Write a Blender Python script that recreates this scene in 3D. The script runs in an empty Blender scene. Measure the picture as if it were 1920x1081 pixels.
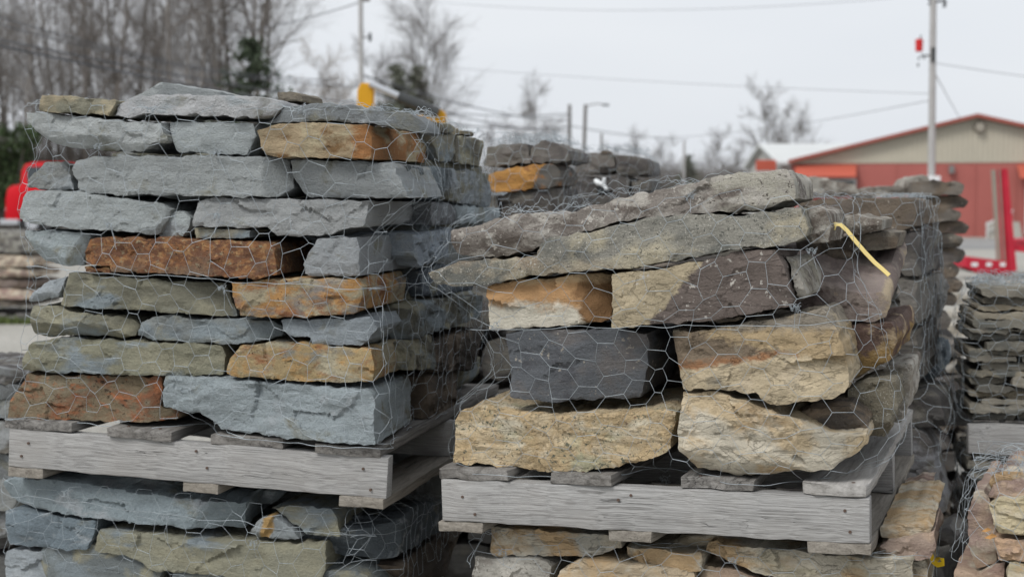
import bpy, bmesh, math, random
import numpy as np
from mathutils import Vector, Matrix
from mathutils.geometry import delaunay_2d_cdt
from mathutils.bvhtree import BVHTree

S = bpy.context.scene
COL = S.collection
# ------------------------------------------------------------------ camera
FPX, W0, H0, HORIZON, CAMZ = 2600.0, 1920.0, 1081.0, 370.0, 1.60
cam = bpy.data.cameras.new('camera')
cam.sensor_width = 36.0
cam.lens = FPX / W0 * 36.0
cam.clip_start, cam.clip_end = 0.05, 2000.0
PITCH = math.atan((H0 / 2 - HORIZON) / FPX)
camo = bpy.data.objects.new('camera', cam)
camo.location = (0, 0, CAMZ)
camo.rotation_euler = (math.radians(90) - PITCH, 0, 0)
COL.objects.link(camo)
S.camera = camo
cam.dof.use_dof = True
cam.dof.focus_distance = 3.05
cam.dof.aperture_fstop = 4.0
# ------------------------------------------------------------------ world, sun
SUN_AZ, SUN_EL = math.radians(224), math.radians(50)     # behind the camera, to its left
w = bpy.data.worlds.new('World')
S.world = w
w.use_nodes = True
nt = w.node_tree
bg = nt.nodes['Background']
sky = nt.nodes.new('ShaderNodeTexSky')
sky.sky_type = 'NISHITA'
sky.sun_disc = False
sky.sun_elevation, sky.sun_rotation = SUN_EL, SUN_AZ
sky.air_density, sky.dust_density, sky.ozone_density = 1.0, 3.0, 1.0
hs = nt.nodes.new('ShaderNodeHueSaturation')
hs.inputs['Saturation'].default_value = 0.35
nt.links.new(sky.outputs[0], hs.inputs['Color'])
tcw = nt.nodes.new('ShaderNodeTexCoord')
mpw = nt.nodes.new('ShaderNodeMapping')
mpw.inputs['Scale'].default_value = (1.0, 1.0, 3.5)
nzw = nt.nodes.new('ShaderNodeTexNoise')
nzw.inputs['Scale'].default_value = 1.6
nzw.inputs['Detail'].default_value = 4
rpw = nt.nodes.new('ShaderNodeValToRGB')                  # the even cloud cover
rpw.color_ramp.elements[0].position, rpw.color_ramp.elements[1].position = 0.3, 0.7
rpw.color_ramp.elements[0].color = (7.1, 7.5, 8.1, 1)
rpw.color_ramp.elements[1].color = (8.0, 8.3, 8.7, 1)
nt.links.new(tcw.outputs['Generated'], mpw.inputs[0])
nt.links.new(mpw.outputs[0], nzw.inputs[0])
nt.links.new(nzw.outputs[0], rpw.inputs[0])
mxw = nt.nodes.new('ShaderNodeMix')
mxw.data_type = 'RGBA'
mxw.inputs[0].default_value = 0.88
nt.links.new(hs.outputs[0], mxw.inputs[6])
nt.links.new(rpw.outputs[0], mxw.inputs[7])
nt.links.new(mxw.outputs[2], bg.inputs[0])
bg.inputs[1].default_value = 0.077
sl = bpy.data.lights.new('sun', 'SUN')
sl.energy, sl.angle, sl.color = 1.5, math.radians(20), (1.0, 0.985, 0.96)
slo = bpy.data.objects.new('sun', sl)
tosun = Vector((math.sin(SUN_AZ) * math.cos(SUN_EL), math.cos(SUN_AZ) * math.cos(SUN_EL), math.sin(SUN_EL)))
slo.rotation_euler = tosun.to_track_quat('Z', 'Y').to_euler()
slo.location = tosun * 60
COL.objects.link(slo)
S.view_settings.view_transform = 'Standard'
S.view_settings.look = 'None'
S.view_settings.exposure = 0.5
S.view_settings.gamma = 1.0
S.view_settings.use_curve_mapping = False
S.cycles.max_bounces = 4
S.cycles.diffuse_bounces = 1
S.cycles.use_denoising = True

# ------------------------------------------------------------------ helpers
CAM = Vector((0, 0, CAMZ))
cFWD = Vector((0, math.cos(PITCH), -math.sin(PITCH)))
cUP = Vector((0, math.sin(PITCH), math.cos(PITCH)))


def ray(x, y):
    return Vector((1, 0, 0)) * ((x - W0 / 2) / FPX) + cUP * ((H0 / 2 - y) / FPX) + cFWD


def P(x, y, D):
    """the point seen at pixel x, y that lies D metres ahead"""
    d = ray(x, y)
    return CAM + d * (D / d.y)


def G(x, y):
    """the ground point seen at pixel x, y"""
    d = ray(x, y)
    return CAM + d * (-CAMZ / d.z)


def lin(r, g, b, k=1.0):
    f = lambda c: (c / 255 / 12.92 if c / 255 <= 0.04045 else ((c / 255 + 0.055) / 1.055) ** 2.4)
    return tuple(min(0.9, f(c) * k) for c in (r, g, b))


def tag(o, label=None, cat=None, group=None, kind=None):
    if label: o['label'] = label
    if cat: o['category'] = cat
    if group: o['group'] = group
    if kind: o['kind'] = kind
    return o


def empty(name, mat=None, label=None, cat=None, group=None):
    o = bpy.data.objects.new(name, None)
    o.empty_display_size = 0.1
    if mat is not None: o.matrix_world = mat
    COL.objects.link(o)
    return tag(o, label, cat, group)


def mesh_np(name, v, faces, mat, smooth=True, sharp=None):
    """faces: list of (N,k) int arrays"""
    me = bpy.data.meshes.new(name)
    v = np.asarray(v, dtype=np.float32)
    faces = [np.asarray(f, dtype=np.int32) for f in faces if len(f)]
    me.vertices.add(len(v))
    me.vertices.foreach_set('co', v.ravel())
    nl = sum(f.size for f in faces)
    npoly = sum(len(f) for f in faces)
    me.loops.add(nl)
    me.polygons.add(npoly)
    me.loops.foreach_set('vertex_index', np.concatenate([f.ravel() for f in faces]))
    tot = np.concatenate([np.full(len(f), f.shape[1], dtype=np.int32) for f in faces])
    start = np.concatenate([[0], np.cumsum(tot)[:-1]]).astype(np.int32)
    me.polygons.foreach_set('loop_start', start)
    me.polygons.foreach_set('loop_total', tot)
    me.polygons.foreach_set('use_smooth', np.full(npoly, smooth))
    me.update(calc_edges=True)
    me.validate()
    if sharp: me.set_sharp_from_angle(angle=math.radians(sharp))
    if mat is not None: me.materials.append(mat)
    return me


def obj(name, me, parent=None, mat=None):
    o = bpy.data.objects.new(name, me)
    if parent is not None: o.parent = parent
    if mat is not None: o.matrix_local = mat
    COL.objects.link(o)
    return o


class MB:
    """collects simple shapes for one mesh"""
    def __init__(s):
        s.v, s.f = [], []

    def add(s, vs, fs):
        b = len(s.v)
        s.v += [tuple(p) for p in vs]
        s.f += [tuple(i + b for i in f) for f in fs]
        return s

    def box(s, x0, x1, y0, y1, z0, z1):
        return s.add([(x0, y0, z0), (x1, y0, z0), (x1, y1, z0), (x0, y1, z0), (x0, y0, z1), (x1, y0, z1), (x1, y1, z1), (x0, y1, z1)],
                     [(3, 2, 1, 0), (4, 5, 6, 7), (0, 1, 5, 4), (1, 2, 6, 5), (2, 3, 7, 6), (3, 0, 4, 7)])

    def prism(s, poly, axis, a, b):
        """poly: 2-D outline (counter-clockwise), extruded along an axis from a to b"""
        n = len(poly)
        def pt(u, v, t):
            return {'y': (u, t, v), 'x': (t, u, v), 'z': (u, v, t)}[axis]
        vs = [pt(u, v, a) for u, v in poly] + [pt(u, v, b) for u, v in poly]
        fs = [tuple(range(n)), tuple(range(2 * n - 1, n - 1, -1))]
        fs += [(i, i + n, (i + 1) % n + n, (i + 1) % n) for i in range(n)]
        return s.add(vs, fs)

    def tube(s, p0, p1, r0, r1=None, n=8, cap=True):
        r1 = r0 if r1 is None else r1
        p0, p1 = Vector(p0), Vector(p1)
        d = (p1 - p0).normalized()
        a = d.orthogonal().normalized()
        b = d.cross(a)
        vs = []
        for p, r in ((p0, r0), (p1, r1)):
            for i in range(n):
                t = 2 * math.pi * i / n
                vs.append(p + (a * math.cos(t) + b * math.sin(t)) * r)
        fs = [(i, (i + 1) % n, (i + 1) % n + n, i + n) for i in range(n)]
        if cap: fs += [tuple(range(n - 1, -1, -1)), tuple(range(n, 2 * n))]
        return s.add(vs, fs)

    def build(s, name, mat, parent=None, m=None, bevel=0.0, smooth=False, seg=1):
        me = bpy.data.meshes.new(name)
        me.from_pydata(s.v, [], s.f)
        bm = bmesh.new()
        bm.from_mesh(me)
        bmesh.ops.recalc_face_normals(bm, faces=bm.faces[:])
        if bevel > 0:
            bmesh.ops.bevel(bm, geom=[e for e in bm.edges if e.is_manifold and e.calc_face_angle(0) > 0.5], offset=bevel, segments=seg, affect='EDGES', profile=0.5)
        bm.to_mesh(me)
        bm.free()
        if smooth:
            me.polygons.foreach_set('use_smooth', [True] * len(me.polygons))
            me.set_sharp_from_angle(angle=math.radians(40))
        me.materials.append(mat)
        return obj(name, me, parent, m)


# vectorised value noise
def _hash(ix, iy, iz, seed):
    h = (ix * 374761393 + iy * 668265263 + iz * 2147483647 * 31 + seed * 1274126177) & 0xFFFFFFFF
    h = ((h ^ (h >> 13)) * 1274126177) & 0xFFFFFFFF
    h = ((h ^ (h >> 16)) * 2246822519) & 0xFFFFFFFF
    return ((h ^ (h >> 15)) & 0xFFFFFF).astype(np.float64) / 0xFFFFFF


def vnoise(p, seed=0):
    p = np.asarray(p, dtype=np.float64) + 1000.0
    i = np.floor(p).astype(np.int64)
    f = p - i
    u = f * f * f * (f * (f * 6 - 15) + 10)
    r = 0
    for dx in (0, 1):
        for dy in (0, 1):
            for dz in (0, 1):
                wgt = (u[:, 0] if dx else 1 - u[:, 0]) * (u[:, 1] if dy else 1 - u[:, 1]) * (u[:, 2] if dz else 1 - u[:, 2])
                r = r + wgt * _hash(i[:, 0] + dx, i[:, 1] + dy, i[:, 2] + dz, seed)
    return r * 2 - 1


def fbm(p, seed=0, octv=4, gain=0.5, lac=2.03):
    p = np.asarray(p, dtype=np.float64)
    a, r = 1.0, 0
    for k in range(octv):
        r = r + a * vnoise(p, seed + k * 17)
        p = p * lac + 3.7
        a *= gain
    return r


def tubes_np(p0, p1, r0, r1, n=3):
    """straight tapered tubes for arrays of segments"""
    p0, p1 = np.asarray(p0, float), np.asarray(p1, float)
    N = len(p0)
    r0 = np.broadcast_to(np.asarray(r0, float), (N,))
    r1 = np.broadcast_to(np.asarray(r1, float), (N,))
    d = p1 - p0
    d /= (np.linalg.norm(d, axis=1, keepdims=True) + 1e-12)
    ref = np.where(np.abs(d[:, 2:3]) < 0.9, np.array([[0, 0, 1.0]]), np.array([[1.0, 0, 0]]))
    a = np.cross(d, ref)
    a /= (np.linalg.norm(a, axis=1, keepdims=True) + 1e-12)
    b = np.cross(d, a)
    V = np.zeros((N, 2 * n, 3))
    for k in range(n):
        t = 2 * math.pi * k / n
        o = a * math.cos(t) + b * math.sin(t)
        V[:, k] = p0 + o * r0[:, None]
        V[:, n + k] = p1 + o * r1[:, None]
    base = (np.arange(N) * 2 * n)[:, None]
    F = np.concatenate([base + np.array([[k, (k + 1) % n, n + (k + 1) % n, n + k]]) for k in range(n)])
    return V.reshape(-1, 3), F


# ------------------------------------------------------------------ materials
class NT:
    def __init__(s, name):
        s.m = bpy.data.materials.new(name)
        s.m.use_nodes = True
        s.t = s.m.node_tree
        s.b = s.t.nodes['Principled BSDF']

    def n(s, typ, **kw):
        nd = s.t.nodes.new(typ)
        for k, v in kw.items(): setattr(nd, k, v)
        return nd

    def L(s, a, b):
        s.t.links.new(a, b)

    def set(s, sock, v):
        if hasattr(v, 'is_output') or isinstance(v, bpy.types.NodeSocket): s.L(v, sock)
        else:
            if isinstance(v, (tuple, list)) and len(v) == 3 and sock.type == 'RGBA': v = (*v, 1)
            sock.default_value = v

    def math(s, op, a, b=0.0, c=None, clamp=False):
        nd = s.n('ShaderNodeMath', operation=op, use_clamp=clamp)
        s.set(nd.inputs[0], a); s.set(nd.inputs[1], b)
        if c is not None: s.set(nd.inputs[2], c)
        return nd.outputs[0]

    def vmath(s, op, a, b):
        nd = s.n('ShaderNodeVectorMath', operation=op)
        s.set(nd.inputs[0], a); s.set(nd.inputs[1], b)
        return nd.outputs[0]

    def noise(s, vec, scale, detail=4, rough=0.55, dist=0.0):
        nd = s.n('ShaderNodeTexNoise')
        s.L(vec, nd.inputs['Vector'])
        nd.inputs['Scale'].default_value = scale
        nd.inputs['Detail'].default_value = detail
        nd.inputs['Roughness'].default_value = rough
        nd.inputs['Distortion'].default_value = dist
        return nd.outputs[0]

    def map(s, v, a, b, c=0.0, d=1.0):
        nd = s.n('ShaderNodeMapRange')
        s.set(nd.inputs[0], v)
        for i, q in enumerate((a, b, c, d)): nd.inputs[i + 1].default_value = q
        return nd.outputs[0]

    def mix(s, f, a, b, mode='MIX'):
        nd = s.n('ShaderNodeMix', data_type='RGBA', blend_type=mode)
        s.set(nd.inputs[0], f); s.set(nd.inputs[6], a); s.set(nd.inputs[7], b)
        return nd.outputs[2]

    def gray(s, v):
        nd = s.n('ShaderNodeCombineColor')
        for i in range(3): s.set(nd.inputs[i], v)
        return nd.outputs[0]

    def bump(s, h, dist, strength=1.0, prev=None):
        nd = s.n('ShaderNodeBump')
        nd.inputs['Strength'].default_value = strength
        nd.inputs['Distance'].default_value = dist
        s.L(h, nd.inputs['Height'])
        if prev is not None: s.L(prev, nd.inputs['Normal'])
        return nd.outputs[0]

    def fin(s, col, rough=0.8, normal=None, spec=0.3, metal=0.0):
        s.set(s.b.inputs['Base Color'], col)
        s.set(s.b.inputs['Roughness'], rough)
        s.b.inputs['Specular IOR Level'].default_value = spec
        s.b.inputs['Metallic'].default_value = metal
        if normal is not None: s.L(normal, s.b.inputs['Normal'])
        return s.m


def rock(name, alts=(), flecks=(), strata=0.12, grain=0.13, var=0.2, splits=(), cracks=0.0, bumpk=1.0, stretch=1.5):
    """weathered stone: the object's own colour with patches (alts: colour, cover, scale), flecks (colour, cover, scale)
    and zones of mineral colour or painted light (splits: (a,b,c,d,wobble,width), colour) in the stone's own coordinates"""
    t = NT(name)
    tc = t.n('ShaderNodeTexCoord').outputs['Object']
    oi = t.n('ShaderNodeObjectInfo')
    off = t.n('ShaderNodeCombineXYZ')
    for i, k in enumerate((37.0, 91.0, 53.0)): t.L(t.math('MULTIPLY', oi.outputs['Random'], k), off.inputs[i])
    v = t.vmath('ADD', tc, off.outputs[0])
    vs = t.vmath('MULTIPLY', v, (1.0, 1.0, stretch))
    col = oi.outputs['Color']
    sep = t.n('ShaderNodeSeparateXYZ')
    t.L(tc, sep.inputs[0])
    for k, (sp, c) in enumerate(splits):
        a, b, cc, d, wob, wid = sp
        e = t.math('MULTIPLY', sep.outputs[0], a)
        e = t.math('ADD', e, t.math('MULTIPLY', sep.outputs[1], b))
        e = t.math('ADD', e, t.math('MULTIPLY', sep.outputs[2], cc))
        e = t.math('ADD', e, d)
        nz = t.noise(vs, 16 + 5 * k, 9, 0.7)
        e = t.math('ADD', e, t.math('MULTIPLY', t.math('SUBTRACT', nz, 0.5), wob * 1.9))
        col = t.mix(t.map(e, -wid, wid), col, c)
    for k, (c, cover, sc) in enumerate(alts):
        nz = t.noise(t.vmath('ADD', vs, (k * 5.3, k * 2.1, 0.0)), sc, 7, 0.62, 0.35)
        nz = t.math('ADD', nz, t.math('MULTIPLY', t.math('SUBTRACT', t.math('FRACT', t.math('MULTIPLY', oi.outputs['Random'], 7.3 + 5.1 * k)), 0.5), 0.09))
        col = t.mix(t.map(nz, 0.64 - cover * 0.28 - 0.055, 0.64 - cover * 0.28 + 0.055), col, c)
    big = t.noise(vs, 7.0, 6, 0.62)
    col = t.mix(1.0, col, t.gray(t.map(big, 0.28, 0.72, 1 - var, 1 + var)), 'MULTIPLY')
    st = t.noise(t.vmath('MULTIPLY', v, (5.0, 5.0, 75.0)), 1.0, 4, 0.6, 0.25)
    if strata: col = t.mix(1.0, col, t.gray(t.map(st, 0.3, 0.7, 1 - strata, 1 + strata * 0.8)), 'MULTIPLY')
    fine = t.noise(v, 210, 5, 0.7)
    col = t.mix(1.0, col, t.gray(t.map(fine, 0.25, 0.75, 1 - grain, 1 + grain)), 'MULTIPLY')
    for k, (c, cover, sc) in enumerate(flecks):
        nz = t.noise(t.vmath('ADD', v, (k * 3.1 + 1, 0.0, k * 7.7)), sc, 4, 0.6)
        gate = t.noise(t.vmath('ADD', v, (0.0, k * 4.4 + 9, 0.0)), sc * 0.16, 3, 0.5)
        s_ = t.math('ADD', t.math('MULTIPLY', nz, 0.75), t.math('MULTIPLY', gate, 0.25))
        th = 0.66 - cover * 0.2
        col = t.mix(t.map(s_, th - 0.012, th + 0.022), col, c)
    mid = t.noise(vs, 95, 8, 0.72, 0.15)
    h = t.math('ADD', t.math('MULTIPLY', mid, 1.0), t.math('MULTIPLY', fine, 0.7))
    h = t.math('ADD', h, t.math('MULTIPLY', st, 0.35))
    if cracks:
        ck = t.noise(t.vmath('MULTIPLY', v, (9.0, 9.0, 26.0)), 1.0, 6, 0.55, 0.8)
        ln = t.math('ABSOLUTE', t.math('SUBTRACT', ck, 0.5))
        m_ = t.map(ln, 0.0, 0.012, 1.0, 0.0)
        col = t.mix(t.math('MULTIPLY', m_, cracks), col, (0.05, 0.042, 0.035))
        h = t.math('SUBTRACT', h, t.math('MULTIPLY', m_, 0.5))
    return t.fin(col, t.map(mid, 0.3, 0.7, 0.72, 0.95), t.bump(h, 0.0062 * bumpk, 1.0), 0.25)


def wood(name, axis, c0, c1, endc):
    """grey weathered timber, grain along one axis of the board"""
    t = NT(name)
    tc = t.n('ShaderNodeTexCoord').outputs['Object']
    oi = t.n('ShaderNodeObjectInfo')
    off = t.n('ShaderNodeCombineXYZ')
    for i, k in enumerate((7.0, 11.0, 13.0)): t.L(t.math('MULTIPLY', oi.outputs['Random'], k), off.inputs[i])
    v = t.vmath('ADD', tc, off.outputs[0])
    warp = t.n('ShaderNodeTexNoise')
    warp.inputs['Scale'].default_value = 5.5
    warp.inputs['Detail'].default_value = 2
    t.L(v, warp.inputs['Vector'])
    wv = t.vmath('MULTIPLY', t.vmath('SUBTRACT', warp.outputs[1], (0.5, 0.5, 0.5)), (0.0 if axis == 'x' else 0.02, 0.02 if axis == 'x' else 0.0, 0.016))
    vo = t.n('ShaderNodeTexVoronoi')
    vo.inputs['Scale'].default_value = 1.0
    t.L(t.vmath('MULTIPLY', v, (3.3, 3.0, 9.0) if axis == 'x' else (6.0, 3.0, 6.0)), vo.inputs['Vector'])
    kn = t.map(vo.outputs['Distance'], 0.02, 0.30, 1.0, 0.0)
    kz = t.n('ShaderNodeCombineXYZ')
    t.L(t.math('MULTIPLY', t.math('MULTIPLY', kn, kn), 0.007), kz.inputs[2])
    v2 = t.vmath('ADD', t.vmath('ADD', v, wv), kz.outputs[0])
    sc = (3.5, 380.0, 380.0) if axis == 'x' else (45.0, 2.4, 110.0)
    sc2 = (14.0, 620.0, 620.0) if axis == 'x' else (180.0, 12.0, 300.0)
    sc3 = (1.3, 60.0, 60.0) if axis == 'x' else (30.0, 1.6, 34.0)
    g1 = t.noise(t.vmath('MULTIPLY', v2, sc), 1.0, 4, 0.6, 0.3)
    g2 = t.noise(t.vmath('MULTIPLY', v2, sc2), 1.0, 3, 0.6)
    blot = t.noise(v, 6.0, 5, 0.6)
    ck = t.noise(t.vmath('MULTIPLY', v2, sc3), 1.0, 3, 0.5, 0.5)
    col = t.mix(t.map(t.math('ADD', t.math('MULTIPLY', g1, 0.65), t.math('MULTIPLY', g2, 0.35)), 0.34, 0.60), c0, c1)
    col = t.mix(t.map(blot, 0.42, 0.75, 0.0, 0.5), col, endc)
    col = t.mix(t.map(vo.outputs['Distance'], 0.03, 0.06, 0.35, 0.0), col, (0.12, 0.11, 0.10))
    ln = t.math('ABSOLUTE', t.math('SUBTRACT', ck, 0.46))
    gate = t.map(t.noise(v, 4.2, 3), 0.52, 0.62)
    m_ = t.math('MULTIPLY', t.map(ln, 0.0, 0.011, 1.0, 0.0), gate)
    col = t.mix(t.math('MULTIPLY', m_, 0.85), col, (0.03, 0.028, 0.027))
    h = t.math('ADD', t.math('MULTIPLY', g1, 0.8), t.math('MULTIPLY', g2, 0.5))
    h = t.math('SUBTRACT', h, m_)
    return t.fin(col, 0.88, t.bump(h, 0.0022, 0.8), 0.2)


def plain(name, c, rough=0.6, var=0.08, scale=4.0, metal=0.0, spec=0.35, bump=0.0):
    t = NT(name)
    tc = t.n('ShaderNodeTexCoord').outputs['Object']
    nz = t.noise(tc, scale, 5, 0.6)
    col = t.mix(1.0, c, t.gray(t.map(nz, 0.3, 0.7, 1 - var, 1 + var)), 'MULTIPLY')
    nrm = t.bump(nz, bump) if bump else None
    return t.fin(col, rough, nrm, spec, metal)


K = 1.02      # photograph value -> surface colour at this exposure
def C(r, g, b, k=1.0):
    c = lin(r, g, b, K * k)
    l = 0.3 * c[0] + 0.55 * c[1] + 0.15 * c[2]
    q = 0.16 if r > b + 12 else 0.0
    return tuple(x + (l - x) * q for x in c)



OLIVE, BLUE, PALE = C(132, 130, 112), C(133, 142, 146), C(168, 174, 177)
OCH, RUST, TAN, CREAM, BROWN, CHOC = C(178, 128, 62), C(143, 88, 44), C(178, 158, 122), C(205, 192, 162), C(112, 98, 82), C(84, 72, 68)
R = {}
R['slate'] = rock('slate_stone', alts=((OLIVE, 0.05, 7.0), (PALE, 0.08, 11.0)), strata=0.08, var=0.12, grain=0.16, bumpk=1.35)
R['slate_olive'] = rock('olive_slate_stone', alts=((C(150, 146, 122), 0.35, 8.0), (BLUE, 0.22, 6.0)), strata=0.12, var=0.16)
R['slate_tan'] = rock('tan_edged_slate_stone', alts=((C(165, 152, 122), 0.3, 9.0), (OLIVE, 0.25, 6.0)), strata=0.12)
R['rust'] = rock('rusty_stone', alts=((C(166, 124, 74), 0.42, 55.0), (C(112, 74, 50), 0.5, 38.0), (C(150, 140, 108), 0.22, 70.0), (C(120, 98, 78), 0.36, 6.0)), grain=0.26, flecks=((C(70, 50, 38), 0.25, 190.0),), strata=0.0, var=0.15)
R['rust_patch'] = rock('rust_patched_stone', alts=((C(182, 134, 70), 0.42, 15.0), (C(148, 98, 60), 0.3, 12.0), (C(132, 124, 116), 0.3, 13.0)), flecks=((C(80, 50, 35), 0.15, 120.0),), grain=0.2, strata=0.04)
R['rust_gold'] = rock('golden_rust_stone', alts=((C(178, 138, 78), 0.4, 26.0), (C(150, 102, 62), 0.28, 16.0), (C(168, 158, 130), 0.42, 9.0), (C(132, 128, 116), 0.2, 14.0)), grain=0.22, flecks=((C(90, 58, 35), 0.2, 150.0),), strata=0.05)
R['rust_brown'] = rock('brown_rust_stone', alts=((C(138, 88, 56), 0.32, 11.0), (C(134, 122, 98), 0.45, 9.0), (C(170, 100, 50), 0.12, 20.0)), grain=0.2, flecks=((C(70, 55, 42), 0.25, 110.0),), strata=0.05)
R['tan_rust_end'] = rock('tan_stone_with_rusty_end', splits=(((1, 0.35, 0, -0.10, 0.05, 0.006), C(160, 108, 55)),), alts=((C(178, 164, 130), 0.35, 9.0), (C(130, 98, 58), 0.25, 13.0)), strata=0.1)
R['grey_crust'] = rock('grey_crusted_stone', alts=((C(118, 108, 98), 0.36, 8.0), (C(180, 175, 164), 0.35, 12.0)), flecks=((C(182, 178, 168), 0.25, 90.0), (C(98, 93, 86), 0.25, 150.0)), grain=0.22, strata=0.06, var=0.2)
R['grey_lichen'] = rock('lichen_grey_stone', alts=((C(176, 164, 138), 0.25, 6.0), (C(128, 126, 116), 0.35, 9.0)), flecks=((C(98, 97, 90), 0.32, 190.0), (C(182, 178, 166), 0.3, 210.0)), grain=0.26, strata=0.05, var=0.16)
R['crust_slab'] = rock('crusted_slab_stone', splits=(((1, 0, 0.3, -0.235, 0.05, 0.012), C(176, 171, 156)),), alts=((C(112, 102, 94), 0.3, 8.0), (C(178, 172, 162), 0.28, 14.0)), flecks=((C(186, 180, 170), 0.3, 80.0), (C(92, 86, 80), 0.25, 140.0)), grain=0.22, strata=0.06)  # the split paints the brighter, light-facing right end into the colour
R['lichen_slab'] = rock('lichen_slab_stone', splits=(((-1, 0, 0, -0.17, 0.06, 0.02), C(158, 138, 114)), ((0, 0, -1, -0.028, 0.05, 0.012), C(158, 146, 124))), alts=((C(178, 168, 142), 0.2, 5.0), (C(112, 112, 106), 0.3, 8.0)), flecks=((C(92, 92, 86), 0.34, 190.0), (C(186, 182, 170), 0.32, 210.0)), grain=0.26, strata=0.05)
R['tan_lichen'] = rock('speckled_tan_stone', alts=((C(190, 164, 120), 0.5, 10.0), (C(172, 166, 132), 0.3, 8.0), (C(205, 194, 168), 0.22, 12.0)), flecks=((C(112, 112, 92), 0.34, 110.0), (C(136, 112, 88), 0.2, 150.0)), grain=0.2, strata=0.08, cracks=0.06)
R['cream'] = rock('cream_sandstone', alts=((C(192, 160, 114), 0.38, 6.0), (C(204, 194, 172), 0.3, 8.0)), strata=0.1, grain=0.1, cracks=0.07)
R['orange_cream'] = rock('orange_topped_cream_stone', splits=(((0.06, 0, 1, 0.008, 0.05, 0.010), C(192, 146, 92)), ((1.0, 0, 0.15, -0.075, 0.05, 0.008), C(134, 98, 58)), ((0, 0, 1, -0.045, 0.03, 0.008), C(198, 166, 120))), strata=0.08, grain=0.1)
R['tan_brown'] = rock('half_tan_half_brown_stone', splits=(((0.75, 0.3, -0.65, 0.035, 0.05, 0.004), C(112, 100, 93)),), alts=(), flecks=((C(188, 182, 172), 0.22, 62.0),), strata=0.06, grain=0.16, cracks=0.03)
R['dark_fleck'] = rock('dark_flecked_stone', alts=((C(106, 103, 102), 0.3, 7.0), (C(88, 89, 93), 0.3, 9.0)), flecks=((C(160, 152, 140), 0.16, 75.0),), strata=0.1, grain=0.14)
R['banded'] = rock('banded_tan_stone', splits=(((-0.16, 0, 1, 0.006, 0.03, 0.004), C(158, 112, 72)), ((-0.14, 0, 1, -0.006, 0.03, 0.006), C(124, 108, 88)), ((0.22, 0, 1, -0.022, 0.05, 0.008), C(178, 154, 114)), ((0.0, 0, 1, -0.058, 0.03, 0.008), C(150, 140, 124))), alts=((C(200, 182, 150), 0.22, 9.0), (C(150, 140, 120), 0.2, 12.0)), strata=0.2, grain=0.12, cracks=0.06)
R['maroon'] = rock('maroon_brown_stone', alts=((C(122, 107, 100), 0.45, 6.0), (C(152, 138, 128), 0.25, 11.0)), flecks=((C(170, 150, 130), 0.16, 60.0),), splits=(((1, 0.0, -0.1, -0.098, 0.03, 0.005), C(184, 164, 132)),), strata=0.06)
R['maroon_ochre'] = rock('maroon_and_ochre_stone', alts=((C(96, 72, 62), 0.5, 8.0), (C(192, 168, 130), 0.15, 12.0)), splits=(((0.55, 0, -1, -0.01, 0.08, 0.006), C(150, 120, 66)),), strata=0.06)
R['brownstone'] = rock('brown_grey_stone', alts=((C(118, 104, 88), 0.45, 8.0), (C(84, 78, 72), 0.35, 6.0)), strata=0.14, flecks=((C(160, 150, 136), 0.12, 80.0),))
R['dusk'] = rock('dark_grey_slab_stone', alts=((C(112, 108, 100), 0.35, 7.0), (C(84, 80, 78), 0.3, 9.0)), strata=0.14)
R['orange_corner'] = rock('orange_faced_grey_stone', splits=(((-1, 0, 0.55, 0.055, 0.06, 0.004), C(198, 140, 55)),), alts=((C(160, 108, 52), 0.12, 18.0),), strata=0.12)
R['ochre_chip'] = rock('ochre_chipped_stone', splits=(((-1, 0, 0.3, -0.005, 0.02, 0.003), C(186, 148, 84)), ((-1, 0, 0.3, -0.032, 0.02, 0.003), C(150, 154, 154))), strata=0.08)
R['flag'] = rock('thin_flagstone', alts=((C(150, 143, 128), 0.4, 5.0), (C(110, 110, 104), 0.3, 6.0)), strata=0.18)
R['pink'] = rock('pinkish_stone', alts=((C(188, 160, 134), 0.4, 8.0), (C(150, 126, 114), 0.3, 7.0), (C(206, 192, 168), 0.3, 9.0)), strata=0.1)
WOODX = wood('weathered_beam_wood', 'x', C(114, 112, 110), C(174, 173, 171), C(160, 156, 151))
WOODY = wood('weathered_board_wood', 'y', C(72, 69, 66), C(140, 137, 133), C(112, 107, 101))
WOODL = wood('pale_dusty_board_wood', 'y', C(126, 123, 119), C(176, 173, 169), C(164, 160, 154))
WOODB = wood('tan_board_wood', 'y', C(100, 93, 84), C(152, 145, 134), C(134, 125, 112))
WIRE = plain('galvanised_wire', C(166, 174, 179), 0.55, 0.4, 14.0, 0.2, 0.4)


# ------------------------------------------------------------------ stack frames
class Frame:
    """a stack of stone: x along its front to the right, y into it, z up; origin at its front right pallet corner"""
    def __init__(s, x, y, D, yaw, tilt=0.0):
        ya, ti = math.radians(yaw), math.radians(tilt)
        ex = Vector((math.cos(ya), -math.sin(ya), 0))
        s.ey = Vector((math.sin(ya), math.cos(ya), 0))
        ez = Vector((0, 0, 1))
        s.ex = ex * math.cos(ti) + ez * math.sin(ti)
        s.ez = ez * math.cos(ti) - ex * math.sin(ti)
        s.O = P(x, y, D)
        s.v, s.f, s.n = [], [], 0          # all stone surfaces in frame coordinates, for draping the netting

    def mat(s, p=(0, 0, 0), side=False):
        o = s.O + s.ex * p[0] + s.ey * p[1] + s.ez * p[2]
        ax = (s.ey, -s.ex, s.ez) if side else (s.ex, s.ey, s.ez)
        m = Matrix.Identity(4)
        for i in range(3):
            for j in range(3): m[j][i] = ax[i][j]
            m[i][3] = o[i]
        return m

    def loc(s, x, y, plane='F', off=0.0):
        d = ray(x, y)
        nrm = s.ey if plane == 'F' else s.ex
        t = ((s.O - CAM).dot(nrm) + off) / d.dot(nrm)
        q = CAM + d * t - s.O
        return (q.dot(s.ex), q.dot(s.ey), q.dot(s.ez))


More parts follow.
